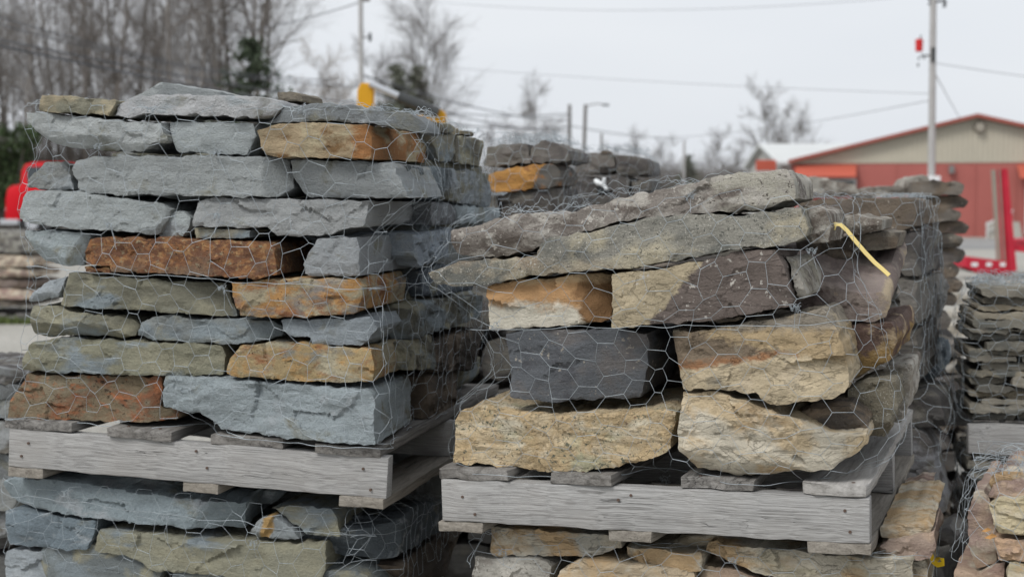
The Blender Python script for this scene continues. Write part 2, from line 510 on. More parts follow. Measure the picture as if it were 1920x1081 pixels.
def stone_data(poly, depth, seed, res=0.0065, facets=2, rough=1.0, chips=(), taper=0.06, rise=0.0, edge=1.0, tilt=None, wob=1.0):
    """mesh arrays of one quarried stone: outline poly (u,v), split face at n=0 looking towards -n"""
    rnd = random.Random(seed)
    poly = np.array(poly, float)
    a = 0.5 * np.sum(poly[:, 0] * np.roll(poly[:, 1], -1) - np.roll(poly[:, 0], -1) * poly[:, 1])
    if a < 0: poly = poly[::-1]
    # dense outline, slightly softened, ragged
    pts = []
    for i in range(len(poly)):
        p, q = poly[i], poly[(i + 1) % len(poly)]
        n = max(1, int(round(np.linalg.norm(q - p) / (res * 1.1))))
        for k in range(n): pts.append(p + (q - p) * k / n)
    b = np.array(pts)
    for _ in range(1): b = 0.1 * np.roll(b, 1, 0) + 0.8 * b + 0.1 * np.roll(b, -1, 0)
    tng = np.roll(b, -1, 0) - np.roll(b, 1, 0)
    tng /= np.linalg.norm(tng, axis=1, keepdims=True) + 1e-9
    nrm = np.stack([tng[:, 1], -tng[:, 0]], 1)
    q3 = np.column_stack([b * 38, np.full(len(b), seed * 0.37 % 50)])
    b = b + nrm * ((fbm(q3, seed, 4, 0.6)) * 0.0036 * wob * min(1.6, res / 0.0065) - (0.0015 if res < 0.01 else 0.0))[:, None]
    nb = len(b)
    lo, hi = b.min(0), b.max(0)
    size = hi - lo
    # interior points
    gx, gy = np.meshgrid(np.arange(lo[0], hi[0], res), np.arange(lo[1], hi[1], res * 0.87))
    gx = gx + (np.arange(gx.shape[0]) % 2)[:, None] * res * 0.5
    g = np.column_stack([gx.ravel(), gy.ravel()])
    g = g + (np.random.RandomState(seed % 99991).rand(*g.shape) - 0.5) * res * 0.5
    x0, y0 = b[:, 0], b[:, 1]
    x1, y1 = np.roll(x0, -1), np.roll(y0, -1)
    c = ((y0[None] > g[:, 1:2]) != (y1[None] > g[:, 1:2])) & (g[:, 0:1] < (x1 - x0)[None] * (g[:, 1:2] - y0[None]) / ((y1 - y0)[None] + 1e-12) + x0[None])
    g = g[c.sum(1) % 2 == 1]
    def bdist(pp):
        dd = np.full(len(pp), 9.0)
        for s0 in range(0, len(pp), 4000):
            pq = pp[s0:s0 + 4000]
            dd[s0:s0 + 4000] = np.sqrt(((pq[:, None] - b[None]) ** 2).sum(2)).min(1)
        return dd
    if len(g):
        g = g[bdist(g) > res * 0.62]
    allp = np.vstack([b, g]) if len(g) else b
    out = delaunay_2d_cdt([Vector(p) for p in allp], [], [list(range(nb))], 1, 1e-7)
    ov, of, orig = out[0], out[2], out[3]
    uv = np.array([(p.x, p.y) for p in ov])
    idx = {}
    for k, lst in enumerate(orig):
        for i in lst: idx.setdefault(i, k)
    tris = []
    for f in of:
        for k in range(1, len(f) - 1): tris.append((f[0], f[k], f[k + 1]))
    tris = np.array(tris, dtype=np.int32)
    ring = [idx[i] for i in range(nb) if i in idx]
    ring = [r for i, r in enumerate(ring) if r != ring[i - 1]]
    d = bdist(uv)
    sz = np.full(len(uv), seed * 1.37 % 97)
    p3 = np.column_stack([uv[:, 0], sz, uv[:, 1]])
    sc = min(1.0, min(size) / 0.07)
    # relief towards the viewer (+)
    ctr = (lo + hi) / 2
    rel = uv - ctr
    if tilt is None: tilt = (rnd.uniform(-0.06, 0.06), rnd.uniform(-0.14, 0.10))
    h = rel[:, 0] * tilt[0] + rel[:, 1] * tilt[1]
    low = fbm(p3 * (9, 1, 16), seed, 3)
    h = h + low * 0.002 * rough * sc
    # split scars: tilted flat patches with small cliffs between them
    nk = int(min(11, 2 + size[0] * size[1] / 0.0055))
    ck = np.column_stack([np.array([rnd.uniform(lo[0], hi[0]) for _ in range(nk)]), np.array([rnd.uniform(lo[1], hi[1]) for _ in range(nk)])])
    gk = np.array([(rnd.uniform(-0.16, 0.16), rnd.uniform(-0.3, 0.22)) for _ in range(nk)])
    ok = np.array([rnd.uniform(-0.0035, 0.0035) for _ in range(nk)])
    wq = uv + np.column_stack([fbm(p3 * (22, 1, 22), seed + 51, 4), fbm(p3 * (22, 1, 22), seed + 52, 4)]) * 0.009
    near = (((wq[:, None] - ck[None]) * (0.75, 1.0)) ** 2).sum(2).argmin(1)
    h = h + (((uv - ck[near]) * gk[near]).sum(1) + ok[near]) * 0.6 * rough * sc
    stp = fbm(p3 * (11, 1, 26), seed + 5, 3) * 2.3
    fl = np.floor(stp)
    fr = stp - fl
    fr = np.clip((fr - 0.42) / 0.16, 0, 1)
    h = h + (fl + fr * fr * (3 - 2 * fr)) * 0.0022 * rough * sc
    h = h + fbm(p3 * (26, 1, 85), seed + 9, 4, 0.6) * 0.0013 * rough
    h = h + (1 - np.abs(fbm(p3 * (45, 1, 60), seed + 12, 3, 0.5))) * 0.0009 * rough
    wp = np.column_stack([fbm(p3 * 17, seed + 21, 3), fbm(p3 * 17, seed + 22, 3)]) * 0.012 * sc
    for k in range(facets):
        th = rnd.choice([0.0, math.pi, 0.6, 2.5, -0.6, -2.5, -1.57, -1.57]) + rnd.uniform(-0.5, 0.5)
        dv = np.array([math.cos(th), math.sin(th)])
        ext = abs(dv[0]) * size[0] / 2 + abs(dv[1]) * size[1] / 2
        sl_ = rnd.uniform(0.25, 0.9)
        r0 = ext * rnd.uniform(0.45, 0.9) if abs(dv[1]) < 0.8 else ext * rnd.uniform(0.3, 0.9)
        h = np.minimum(h, sl_ * (r0 - (rel + wp) @ dv) + rnd.uniform(0, 0.004))
    for (ax, ay, bx, by, sl_) in chips:
        t_ = np.array([bx - ax, by - ay])
        t_ = t_ / (np.linalg.norm(t_) + 1e-9)
        nv = np.array([-t_[1], t_[0]])          # recedes on the left of the line's direction
        h = np.minimum(h, -sl_ * ((uv + wp * 0.5 - (ax, ay)) @ nv) + 0.002)
    ew = (0.0018 + 0.004 * fbm(p3 * 24, seed + 31, 3)) * edge * min(1.0, sc + 0.25)
    ew = np.clip(ew, 0.0006, 0.03)
    e = np.clip(1 - d / ew, 0, 1)
    h = h - e * e * ew * 0.75
    h = np.clip(h, -depth * 0.6, 0.06)
    V = np.column_stack([uv[:, 0], -h, uv[:, 1]])
    F4 = []
    # flanks
    rb = uv[ring]
    rt = np.roll(rb, -1, 0) - np.roll(rb, 1, 0)
    rt /= np.linalg.norm(rt, axis=1, keepdims=True) + 1e-9
    for _ in range(2): rt = 0.25 * np.roll(rt, 1, 0) + 0.5 * rt + 0.25 * np.roll(rt, -1, 0)
    rn = np.stack([rt[:, 1], -rt[:, 0]], 1)
    y_front = V[ring, 1]
    steps = [0.010, 0.03]
    stp_ = max(0.03, res * 4)
    while steps[-1] + stp_ < depth: steps.append(steps[-1] + stp_)
    steps.append(depth)
    prev = np.array(ring)
    m = len(ring)
    vs = [V]
    base = len(V)
    cen = rb.mean(0)
    for k, sd in enumerate(steps):
        y = np.maximum(y_front * max(0.0, 1 - sd / 0.12), y_front * 0 + 0) + sd if k > 0 else np.maximum(y_front + 0.006, sd * 0.6)
        y = np.maximum(y, y_front + 0.004 * (k + 1))
        q = np.column_stack([rb[:, 0] * 22, y * 26, rb[:, 1] * 22 + seed * 0.77 % 31])
        amp = (0.001 if k == 0 else 0.0045) * min(1.0, sc + 0.2)
        o = rb + rn * (fbm(q, seed + 41, 3) * amp + (0.0006 if k == 0 else 0))[:, None]
        o = cen + (o - cen) * (1 - taper * sd / max(depth, 0.1))
        z = o[:, 1] + rise * sd / depth
        cur = base + np.arange(m)
        vs.append(np.column_stack([o[:, 0], y, z]))
        F4.append(np.column_stack([prev, cur, np.roll(cur, -1), np.roll(prev, -1)]))
        prev = cur
        base += m
    V = np.vstack(vs)
    V = np.vstack([V, V[prev].mean(0)[None] + np.array([[0, 0.004, 0]])])
    cap = np.column_stack([prev, np.full(m, len(V) - 1), np.roll(prev, -1)])
    return V, np.vstack([tris, cap]), np.vstack(F4)


SEED = [100]


def stone(fr, label, mat, color, poly, depth=0.32, plane='F', off=None, px=True, name='stone', group=None, chips=(), at=None, cat='stone', reg=True, **kw):
    SEED[0] += 1
    sd = kw.pop('seed', SEED[0] * 7919 % 100003)
    rnd = random.Random(sd)
    if off is None: off = (0.022 if plane == 'F' else -0.03) + rnd.uniform(-0.008, 0.008)
    def conv(x, y):
        l = fr.loc(x, y, plane, off)
        return (l[0], l[2]) if plane == 'F' else (l[1], l[2])
    pl = np.array([conv(*q) for q in poly]) if px else np.array(poly, float)
    chips = [(*conv(c[0], c[1]), *conv(c[2], c[3]), c[4]) for c in chips] if px else chips
    ctr = (pl.min(0) + pl.max(0)) / 2
    chips = [(c[0] - ctr[0], c[1] - ctr[1], c[2] - ctr[0], c[3] - ctr[1], c[4]) for c in chips]
    if np.ptp(pl, 0).max() > 4: raise ValueError('stone too big: ' + label + str(np.ptp(pl, 0)))
    V, T, Q = stone_data(pl - ctr, depth, sd, chips=chips, **kw)
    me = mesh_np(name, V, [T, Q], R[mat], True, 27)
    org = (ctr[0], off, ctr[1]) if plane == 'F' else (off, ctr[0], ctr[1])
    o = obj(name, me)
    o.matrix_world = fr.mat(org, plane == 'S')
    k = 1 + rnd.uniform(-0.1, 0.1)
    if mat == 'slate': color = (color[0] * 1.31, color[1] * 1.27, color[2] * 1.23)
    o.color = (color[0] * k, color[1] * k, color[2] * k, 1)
    tag(o, label, cat, group)
    if reg:
        L_ = np.column_stack([V[:, 0] + org[0], V[:, 1] + org[1], V[:, 2] + org[2]]) if plane == 'F' else np.column_stack([org[0] - V[:, 1], org[1] + V[:, 0], org[2] + V[:, 2]])
        fr.v.append(L_)
        fr.f.append(np.vstack([T, Q[:, [0, 1, 2]], Q[:, [0, 2, 3]]]) + fr.n)
        fr.n += len(V)
    return o


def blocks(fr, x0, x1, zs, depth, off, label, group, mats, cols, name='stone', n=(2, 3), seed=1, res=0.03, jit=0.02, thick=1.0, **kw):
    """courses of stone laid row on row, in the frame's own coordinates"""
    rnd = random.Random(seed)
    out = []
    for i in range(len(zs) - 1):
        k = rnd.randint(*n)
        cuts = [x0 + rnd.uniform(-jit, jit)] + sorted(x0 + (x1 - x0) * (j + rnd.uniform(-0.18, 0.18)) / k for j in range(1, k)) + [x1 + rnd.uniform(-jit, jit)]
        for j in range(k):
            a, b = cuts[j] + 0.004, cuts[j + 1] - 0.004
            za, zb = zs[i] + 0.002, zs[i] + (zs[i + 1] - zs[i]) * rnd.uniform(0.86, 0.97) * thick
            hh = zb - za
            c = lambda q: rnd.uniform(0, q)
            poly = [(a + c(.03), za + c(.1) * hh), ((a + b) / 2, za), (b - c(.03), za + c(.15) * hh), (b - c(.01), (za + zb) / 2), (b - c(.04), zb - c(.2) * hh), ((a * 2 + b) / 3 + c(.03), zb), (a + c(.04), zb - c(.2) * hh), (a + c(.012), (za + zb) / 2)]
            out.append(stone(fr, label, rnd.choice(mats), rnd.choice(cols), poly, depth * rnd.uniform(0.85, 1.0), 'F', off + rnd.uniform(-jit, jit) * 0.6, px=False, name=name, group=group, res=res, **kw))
    return out

# ------------------------------------------------------------------ ground and road
def ground_mat(name, c0, c1, sc=1.0):
    t = NT(name)
    tc = t.n('ShaderNodeTexCoord').outputs['Object']
    a = t.noise(tc, 0.16 * sc, 6, 0.62)
    b = t.noise(tc, 14.0 * sc, 6, 0.7)
    v = t.n('ShaderNodeTexVoronoi')
    v.inputs['Scale'].default_value = 26 * sc
    t.L(tc, v.inputs['Vector'])
    col = t.mix(t.map(a, 0.35, 0.65), c0, c1)
    col = t.mix(1.0, col, t.gray(t.map(b, 0.25, 0.75, 0.72, 1.25)), 'MULTIPLY')
    h = t.math('ADD', b, t.math('MULTIPLY', v.outputs[0], 0.6))
    return t.fin(col, 0.95, t.bump(h, 0.03, 0.8), 0.15)


M_GRAVEL = ground_mat('pale_gravel', C(172, 168, 158, .8), C(196, 192, 182, .8))
M_ASPH = ground_mat('worn_asphalt', C(150, 150, 150, .8), C(172, 170, 166, .8), 0.7)
M_GRASS = plain('spring_grass', C(112, 128, 62, .8), 0.9, 0.3, 9.0)
gm = MB()
NX = 40
gv, gf = [], []
for j in range(NX + 1):
    for i in range(NX + 1):
        gv.append((-500 + 1000 * i / NX, -60 + 960 * j / NX, 0))
for j in range(NX):
    for i in range(NX):
        q = j * (NX + 1) + i
        gf.append((q, q + 1, q + NX + 2, q + NX + 1))
gm.add(gv, gf)
tag(gm.build('gravel_ground', M_GRAVEL), kind='structure')
rd = MB()
rd.add([(-300, 46, 0.004), (300, 40, 0.004), (300, 50, 0.004), (-300, 57, 0.004)], [(0, 1, 2, 3)])
tag(rd.build('road', M_ASPH), kind='structure')

# ------------------------------------------------------------------ stacks
FA = Frame(725, 897, 3.30, 13.8, -1.8)       # blue-grey stack on the left
FB = Frame(1630, 976, 2.89, 20.6, 1.8)       # tan and brown stack in the middle
ST = 'slate'
cB, cBd, cBl = C(143, 149, 151), C(112, 121, 127), C(160, 166, 168)
cO, cOl = C(128, 126, 108), C(146, 142, 120)

# --- left stack, top course downwards
A = lambda label, mat, col, poly, **k: stone(FA, label, mat, col, poly, **k)
A('olive brown layered stone at the left end of the top course', 'slate_tan', C(132, 124, 100), [(64, 210), (67, 176), (75, 175), (140, 180), (195, 184), (218, 189), (212, 205), (206, 218), (175, 216), (110, 212)], rough=1.5)
A('grey peaked stone rising above the top course, highest on the left stack', ST, C(146, 152, 154), [(244, 184), (262, 172), (295, 154), (335, 158), (392, 168), (392, 184), (330, 190), (262, 190)], off=0.16, depth=0.3, chips=[(300, 150, 285, 190, 0.5)])
A('small brown stone poking up under the bunched wire on top', 'slate_tan', C(120, 112, 98), [(515, 192), (520, 173), (545, 170), (566, 178), (568, 192)], off=0.2, depth=0.15)
A('long pale grey stone in the middle of the top course', ST, C(160, 163, 166), [(213, 219), (222, 192), (250, 181), (300, 178), (400, 176), (480, 178), (518, 188), (523, 199), (505, 214), (478, 222), (400, 217), (290, 214), (265, 217), (240, 221)], chips=[(500, 170, 478, 224, 0.5)], facets=1)
A('faceted slate grey stone at the right end of the top course', ST, C(118, 124, 128), [(482, 230), (505, 222), (527, 200), (560, 195), (607, 191), (640, 194), (700, 204), (764, 211), (788, 226), (800, 249), (770, 246), (720, 237), (690, 232), (640, 229), (590, 228), (540, 230)], off=0.03, chips=[(612, 190, 596, 228, -0.25), (735, 200, 720, 240, 0.35), (776, 200, 768, 246, 0.7)], facets=0, depth=0.16)
A('pale blue grey stone tapering to a point at the left edge of the second course', ST, cBl, [(48, 209), (62, 210), (145, 216), (220, 224), (305, 230), (312, 245), (321, 266), (300, 267), (285, 272), (262, 286), (212, 284), (175, 281), (130, 277), (95, 271), (75, 260), (54, 228)], chips=[(260, 268, 70, 240, 0.8)], facets=0, rough=1.2)
A('short upright blue grey stone between the pointed and the rust brown stone', ST, C(158, 166, 169), [(316, 229), (400, 228), (475, 229), (479, 255), (468, 275), (460, 291), (425, 290), (375, 288), (330, 285), (322, 265), (318, 245)], off=0.04, rough=0.7)
A('tan stone with a rusty orange right end near the top', 'tan_rust_end', C(158, 138, 106), [(478, 245), (495, 237), (532, 230), (612, 229), (690, 234), (699, 255), (697, 299), (670, 297), (592, 296), (510, 296), (492, 291), (483, 268)], depth=0.5, off=0.0, facets=1, rough=0.8)
A('small rough grey stone jutting out at the left edge below the pointed one', ST, C(124, 128, 128), [(49, 350), (52, 335), (68, 320), (83, 303), (110, 303), (128, 320), (135, 335), (138, 355), (100, 358), (75, 354)], off=0.07, depth=0.2)
A('long even blue grey block spanning the middle of the third course', ST, cB, [(132, 299), (165, 293), (230, 291), (400, 292), (500, 294), (532, 298), (537, 320), (540, 352), (520, 369), (480, 370), (380, 368), (250, 366), (160, 363), (142, 354), (138, 335), (130, 318)], facets=0, chips=[(505, 290, 510, 372, 0.9)], rough=0.9)
A('blue grey stone with a slanting light facet, right of the long block', ST, C(140, 146, 149), [(539, 300), (640, 300), (737, 304), (746, 320), (770, 372), (680, 371), (568, 371), (553, 356), (540, 327)], facets=0, chips=[(768, 374, 560, 290, 0.45), (640, 296, 760, 374, -0.2)])
A('wide light grey stone at the left end of the fourth course, dark gap above', ST, C(150, 157, 159), [(33, 402), (38, 370), (45, 357), (80, 355), (140, 360), (240, 371), (300, 381), (318, 392), (310, 414), (295, 437), (290, 441), (245, 435), (200, 433), (100, 426), (60, 420), (35, 411)], facets=1)
A('small wedge of pale grey stone filling a gap in the fourth course', ST, C(150, 158, 160), [(296, 440), (308, 412), (323, 397), (345, 395), (360, 408), (358, 425), (345, 444), (300, 447)], off=0.05, depth=0.15, facets=3)
A('thin tan slip of stone under the long fourth course block', 'slate_olive', C(150, 142, 120), [(360, 427), (420, 428), (472, 430), (471, 447), (366, 447)], off=0.03, depth=0.2, facets=0)
A('long rough grey block with a stepped underside in the fourth course', ST, C(145, 149, 151), [(362, 404), (368, 380), (385, 370), (480, 372), (600, 374), (690, 376), (690, 400), (684, 424), (640, 432), (615, 441), (565, 444), (520, 442), (502, 428), (470, 427), (420, 427), (362, 424)], depth=0.46, facets=0, rough=1.2)
A('blue grey stone with a broken lower corner at the left of the rusty block', ST, C(142, 152, 156), [(42, 432), (82, 431), (147, 434), (165, 439), (160, 465), (150, 498), (105, 497), (75, 489), (55, 466)], chips=[(128, 500, 52, 440, 0.7), (150, 430, 132, 500, 0.8)], facets=0)
A('long block covered in orange brown rust', 'rust', C(140, 92, 50), [(162, 447), (190, 443), (320, 446), (400, 449), (480, 452), (506, 454), (515, 467), (524, 514), (480, 523), (440, 521), (350, 515), (262, 511), (208, 509), (206, 498), (160, 496), (155, 484)], facets=0, rough=0.8, off=0.005, depth=0.34, edge=0.7)
A('thin rusty chip under the left end of the orange brown block', 'rust', C(135, 88, 50), [(158, 499), (204, 500), (206, 512), (162, 511)], depth=0.12, facets=0, off=0.012)
A('grey stone with a pale slanted facet, right of the orange brown block', ST, C(136, 141, 145), [(562, 497), (575, 473), (595, 449), (640, 443), (668, 442), (675, 470), (674, 517), (600, 518), (570, 514)], depth=0.42, facets=0, chips=[(590, 440, 575, 520, -0.6), (655, 440, 676, 500, 0.5)])
A('small blue stone sloping at the left edge above the olive block', ST, C(150, 158, 164), [(50, 566), (60, 546), (95, 524), (122, 517), (118, 541), (110, 558), (80, 563)], off=0.04, depth=0.2)
A('wide olive grey block below the orange brown one', 'slate_olive', cO, [(102, 572), (112, 556), (122, 531), (127, 511), (200, 516), (265, 520), (325, 526), (410, 530), (425, 558), (438, 594), (350, 589), (250, 582), (175, 579)], facets=2, rough=1.2)
A('stone patched with orange rust over tan, in the sixth course', 'rust_patch', C(168, 156, 126), [(433, 529), (525, 522), (605, 520), (665, 522), (680, 537), (675, 560), (668, 588), (620, 591), (535, 596), (480, 597), (450, 592), (447, 577), (437, 549)], depth=0.38, off=0.0, facets=1)
A('olive stone with a scooped face at the left edge of the seventh course', 'slate_olive', C(124, 122, 104), [(50, 572), (100, 574), (140, 586), (207, 590), (245, 600), (258, 612), (250, 634), (200, 632), (95, 631), (75, 634), (50, 627)], facets=2, chips=[(250, 622, 90, 600, 0.9)])
A('grey stone fading from olive to blue in the seventh course', 'slate_olive', C(134, 138, 136), [(255, 629), (262, 604), (285, 592), (325, 590), (355, 599), (440, 596), (505, 600), (520, 616), (518, 633), (490, 641), (440, 646), (350, 642), (285, 637)], facets=1)
A('smooth blue grey stone at the right of the seventh course', ST, C(138, 147, 154), [(527, 599), (600, 597), (672, 595), (690, 593), (703, 615), (692, 640), (675, 647), (640, 648), (585, 645), (582, 634), (550, 631), (530, 619)], depth=0.3, facets=0, chips=[(668, 590, 682, 650, 0.45)], rough=0.6)
A('long olive block at the left of the eighth course', 'slate_olive', C(136, 134, 112), [(38, 692), (45, 662), (60, 642), (100, 636), (240, 639), (320, 644), (410, 647), (420, 667), (415, 701), (360, 705), (245, 703), (130, 699), (60, 697)], facets=1)
A('golden rusty block with a grey right end in the eighth course', 'rust_gold', C(164, 142, 98), [(424, 698), (430, 677), (450, 647), (490, 643), (560, 644), (650, 650), (695, 655), (703, 682), (700, 716), (640, 716), (560, 713), (480, 708), (440, 707)], depth=0.24, facets=0, off=0.0)
A('brown stone with red rust stains, bottom left on the pallet', 'rust_brown', C(128, 112, 86), [(17, 784), (22, 748), (38, 729), (50, 699), (103, 702), (297, 707), (300, 732), (297, 759), (316, 775), (327, 786), (320, 791), (190, 790), (76, 787)], facets=1, off=0.03)
A('big blue grey block at the bottom right of the left stack', ST, C(135, 145, 150), [(296, 737), (303, 705), (380, 708), (480, 715), (570, 720), (690, 730), (706, 747), (710, 833), (640, 829), (560, 823), (480, 813), (410, 807), (395, 791), (370, 778), (300, 764)], depth=0.32, facets=0, off=-0.005, rough=1.2)
# its right flank
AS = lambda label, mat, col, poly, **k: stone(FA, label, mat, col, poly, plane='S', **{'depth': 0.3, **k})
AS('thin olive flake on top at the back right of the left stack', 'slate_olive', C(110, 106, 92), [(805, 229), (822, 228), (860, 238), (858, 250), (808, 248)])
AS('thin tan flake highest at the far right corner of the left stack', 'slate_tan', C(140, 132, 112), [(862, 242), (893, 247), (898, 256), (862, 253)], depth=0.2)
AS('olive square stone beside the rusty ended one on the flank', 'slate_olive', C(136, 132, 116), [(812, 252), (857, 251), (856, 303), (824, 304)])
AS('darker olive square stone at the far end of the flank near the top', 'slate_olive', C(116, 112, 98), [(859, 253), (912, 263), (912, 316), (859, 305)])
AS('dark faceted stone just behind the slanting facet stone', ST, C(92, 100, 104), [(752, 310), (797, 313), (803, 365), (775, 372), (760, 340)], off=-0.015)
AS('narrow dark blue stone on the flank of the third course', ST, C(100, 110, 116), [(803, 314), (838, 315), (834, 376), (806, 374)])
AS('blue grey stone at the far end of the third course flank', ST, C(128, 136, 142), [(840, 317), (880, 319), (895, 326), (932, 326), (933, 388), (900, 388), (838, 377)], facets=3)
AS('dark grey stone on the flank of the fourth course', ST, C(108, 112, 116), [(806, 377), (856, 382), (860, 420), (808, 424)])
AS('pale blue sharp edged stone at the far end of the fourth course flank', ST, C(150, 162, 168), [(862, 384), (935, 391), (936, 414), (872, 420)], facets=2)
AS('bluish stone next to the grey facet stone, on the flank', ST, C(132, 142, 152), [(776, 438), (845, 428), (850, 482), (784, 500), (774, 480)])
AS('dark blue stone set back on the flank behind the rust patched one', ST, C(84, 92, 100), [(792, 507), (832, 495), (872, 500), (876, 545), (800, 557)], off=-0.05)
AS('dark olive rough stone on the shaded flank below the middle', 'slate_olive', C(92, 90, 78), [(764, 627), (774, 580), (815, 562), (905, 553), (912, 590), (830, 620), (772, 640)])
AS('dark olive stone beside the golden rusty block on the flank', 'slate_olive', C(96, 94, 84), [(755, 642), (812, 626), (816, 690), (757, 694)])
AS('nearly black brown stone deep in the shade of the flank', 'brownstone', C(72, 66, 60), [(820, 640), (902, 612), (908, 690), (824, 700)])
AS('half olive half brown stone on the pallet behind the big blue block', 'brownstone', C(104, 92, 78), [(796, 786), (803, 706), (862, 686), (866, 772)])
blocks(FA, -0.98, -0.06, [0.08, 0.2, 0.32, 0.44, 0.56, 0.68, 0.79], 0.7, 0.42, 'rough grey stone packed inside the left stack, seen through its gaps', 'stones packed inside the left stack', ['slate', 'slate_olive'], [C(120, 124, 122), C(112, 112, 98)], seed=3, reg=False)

# --- stack under the left pallet
A('long blue grey slab directly under the left pallet', ST, C(128, 140, 146), [(0, 944), (-20, 912), (15, 899), (87, 896), (190, 914), (342, 933), (453, 945), (443, 998), (342, 988), (228, 976), (114, 961), (38, 950)], off=0.05, rise=0.02)
A('dark blue stone at the left edge below the long slab', ST, C(104, 116, 124), [(6, 957), (50, 959), (182, 976), (178, 1001), (167, 1028), (133, 1030), (76, 1026), (10, 1021)], off=0.05)
A('big smooth olive block with a blue right side below the left pallet', 'slate_olive', C(140, 138, 118), [(167, 1036), (182, 993), (266, 999), (400, 1014), (480, 1018), (600, 1024), (607, 1050), (600, 1092), (460, 1086), (410, 1080), (290, 1073), (270, 1060), (235, 1044), (180, 1041)], off=0.03, depth=0.4, facets=1, rough=0.8)
A('bluish broken stone at the bottom left corner of the picture', ST, C(142, 150, 156), [(8, 1032), (50, 1029), (133, 1046), (180, 1051), (216, 1062), (205, 1108), (6, 1108)], off=0.06, facets=3)
A('dark stone low in the hollow beside the smooth olive block', ST, C(112, 114, 112), [(212, 1064), (262, 1066), (310, 1080), (420, 1086), (420, 1120), (215, 1120)], off=0.07)
A('olive wedge shaped stone under the right end of the left pallet', 'slate_olive', C(132, 130, 112), [(510, 950), (552, 944), (620, 953), (632, 972), (638, 1006), (580, 1004), (545, 980)], off=0.06, depth=0.35, chips=[(640, 960, 545, 945, -0.3)])
A('small grey chip with a yellow ochre face beside the olive wedge', 'ochre_chip', C(146, 152, 154), [(464, 1000), (482, 976), (510, 963), (552, 994), (562, 1010), (514, 1012), (484, 1008)], off=0.05, depth=0.12)
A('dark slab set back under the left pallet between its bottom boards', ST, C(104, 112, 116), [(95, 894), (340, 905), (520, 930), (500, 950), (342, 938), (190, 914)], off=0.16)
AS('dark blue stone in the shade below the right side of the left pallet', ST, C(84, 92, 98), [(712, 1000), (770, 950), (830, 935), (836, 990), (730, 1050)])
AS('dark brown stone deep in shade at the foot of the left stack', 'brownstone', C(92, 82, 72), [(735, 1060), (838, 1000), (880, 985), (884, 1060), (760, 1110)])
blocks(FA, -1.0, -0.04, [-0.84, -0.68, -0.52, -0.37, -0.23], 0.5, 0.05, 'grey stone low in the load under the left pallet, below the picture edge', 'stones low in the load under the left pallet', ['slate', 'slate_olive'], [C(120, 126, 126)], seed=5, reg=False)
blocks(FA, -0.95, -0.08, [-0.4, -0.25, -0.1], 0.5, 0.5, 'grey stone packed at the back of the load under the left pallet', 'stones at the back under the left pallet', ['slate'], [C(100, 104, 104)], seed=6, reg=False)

# --- middle stack
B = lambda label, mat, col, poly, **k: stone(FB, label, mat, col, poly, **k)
B('long grey crusted slab sloping up to the right, topmost of the middle stack', 'crust_slab', C(134, 126, 118), [(846, 434), (866, 429), (912, 417), (952, 403), (1018, 397), (1055, 402), (1124, 382), (1181, 366), (1240, 355), (1320, 336), (1383, 321), (1424, 321), (1475, 316), (1489, 333), (1492, 372), (1441, 390), (1380, 398), (1300, 402), (1240, 407), (1153, 416), (1080, 440), (1003, 468), (941, 483), (872, 482), (852, 475)], facets=0, depth=0.42, off=0.04, chips=[(1100, 445, 840, 462, 0.5), (1500, 372, 1385, 392, 0.6)], rough=0.45, edge=0.6, tilt=(0.0, -0.05))
B('long lichen grey slab with a thin left tongue, second from the top', 'lichen_slab', C(146, 143, 132), [(801, 510), (849, 496), (866, 489), (986, 482), (1001, 481), (1010, 459), (1030, 443), (1104, 436), (1153, 420), (1210, 410), (1297, 402), (1400, 402), (1501, 385), (1518, 428), (1510, 442), (1470, 463), (1383, 466), (1326, 480), (1240, 495), (1210, 500), (1067, 510), (980, 521), (912, 534), (849, 539), (817, 530)], facets=0, depth=0.4, off=0.0, rough=0.5, edge=0.6, tilt=(0.0, -0.08))
B('stone with an orange upper half and a cream lower half', 'orange_cream', C(216, 208, 188), [(912, 567), (915, 536), (923, 530), (1009, 521), (1107, 513), (1139, 515), (1143, 577), (1142, 600), (1118, 604), (1087, 611), (1000, 614), (960, 618), (916, 618), (913, 590)], facets=1, rough=0.8, off=0.02, edge=1.2)
B('tan stone with a dark brown flecked right part', 'tan_brown', C(180, 164, 132), [(1146, 513), (1200, 506), (1320, 487), (1400, 468), (1452, 466), (1470, 496), (1488, 566), (1485, 576), (1378, 595), (1300, 606), (1230, 608), (1148, 616), (1147, 580)], facets=0, off=0.0, rough=0.7, edge=0.7)
B('pale upright sliver of stone wedged beside the dark brown flecked one', 'grey_crust', C(170, 164, 146), [(1474, 482), (1492, 486), (1503, 514), (1516, 550), (1512, 560), (1498, 562), (1490, 556)], off=0.05, depth=0.3, facets=1)
B('square dark charcoal block with a tan spot at its foot', 'dark_fleck', C(102, 105, 109), [(950, 625), (972, 619), (1115, 614), (1213, 623), (1213, 666), (1195, 750), (1115, 752), (1044, 755), (984, 752), (955, 744), (957, 718), (955, 675)], off=0.03, depth=0.36, facets=0, rough=0.7, chips=[(1045, 705, 985, 752, 0.25)])
B('banded tan and brown block with a peaked right end', 'banded', C(190, 172, 138), [(1256, 620), (1283, 622), (1383, 609), (1470, 592), (1544, 580), (1558, 594), (1584, 650), (1594, 724), (1584, 736), (1535, 753), (1441, 757), (1418, 737), (1355, 730), (1277, 731), (1267, 705)], off=0.0, depth=0.4, facets=0, rough=1.1, chips=[(1545, 575, 1600, 720, 0.7), (1290, 610, 1300, 735, -0.7)])
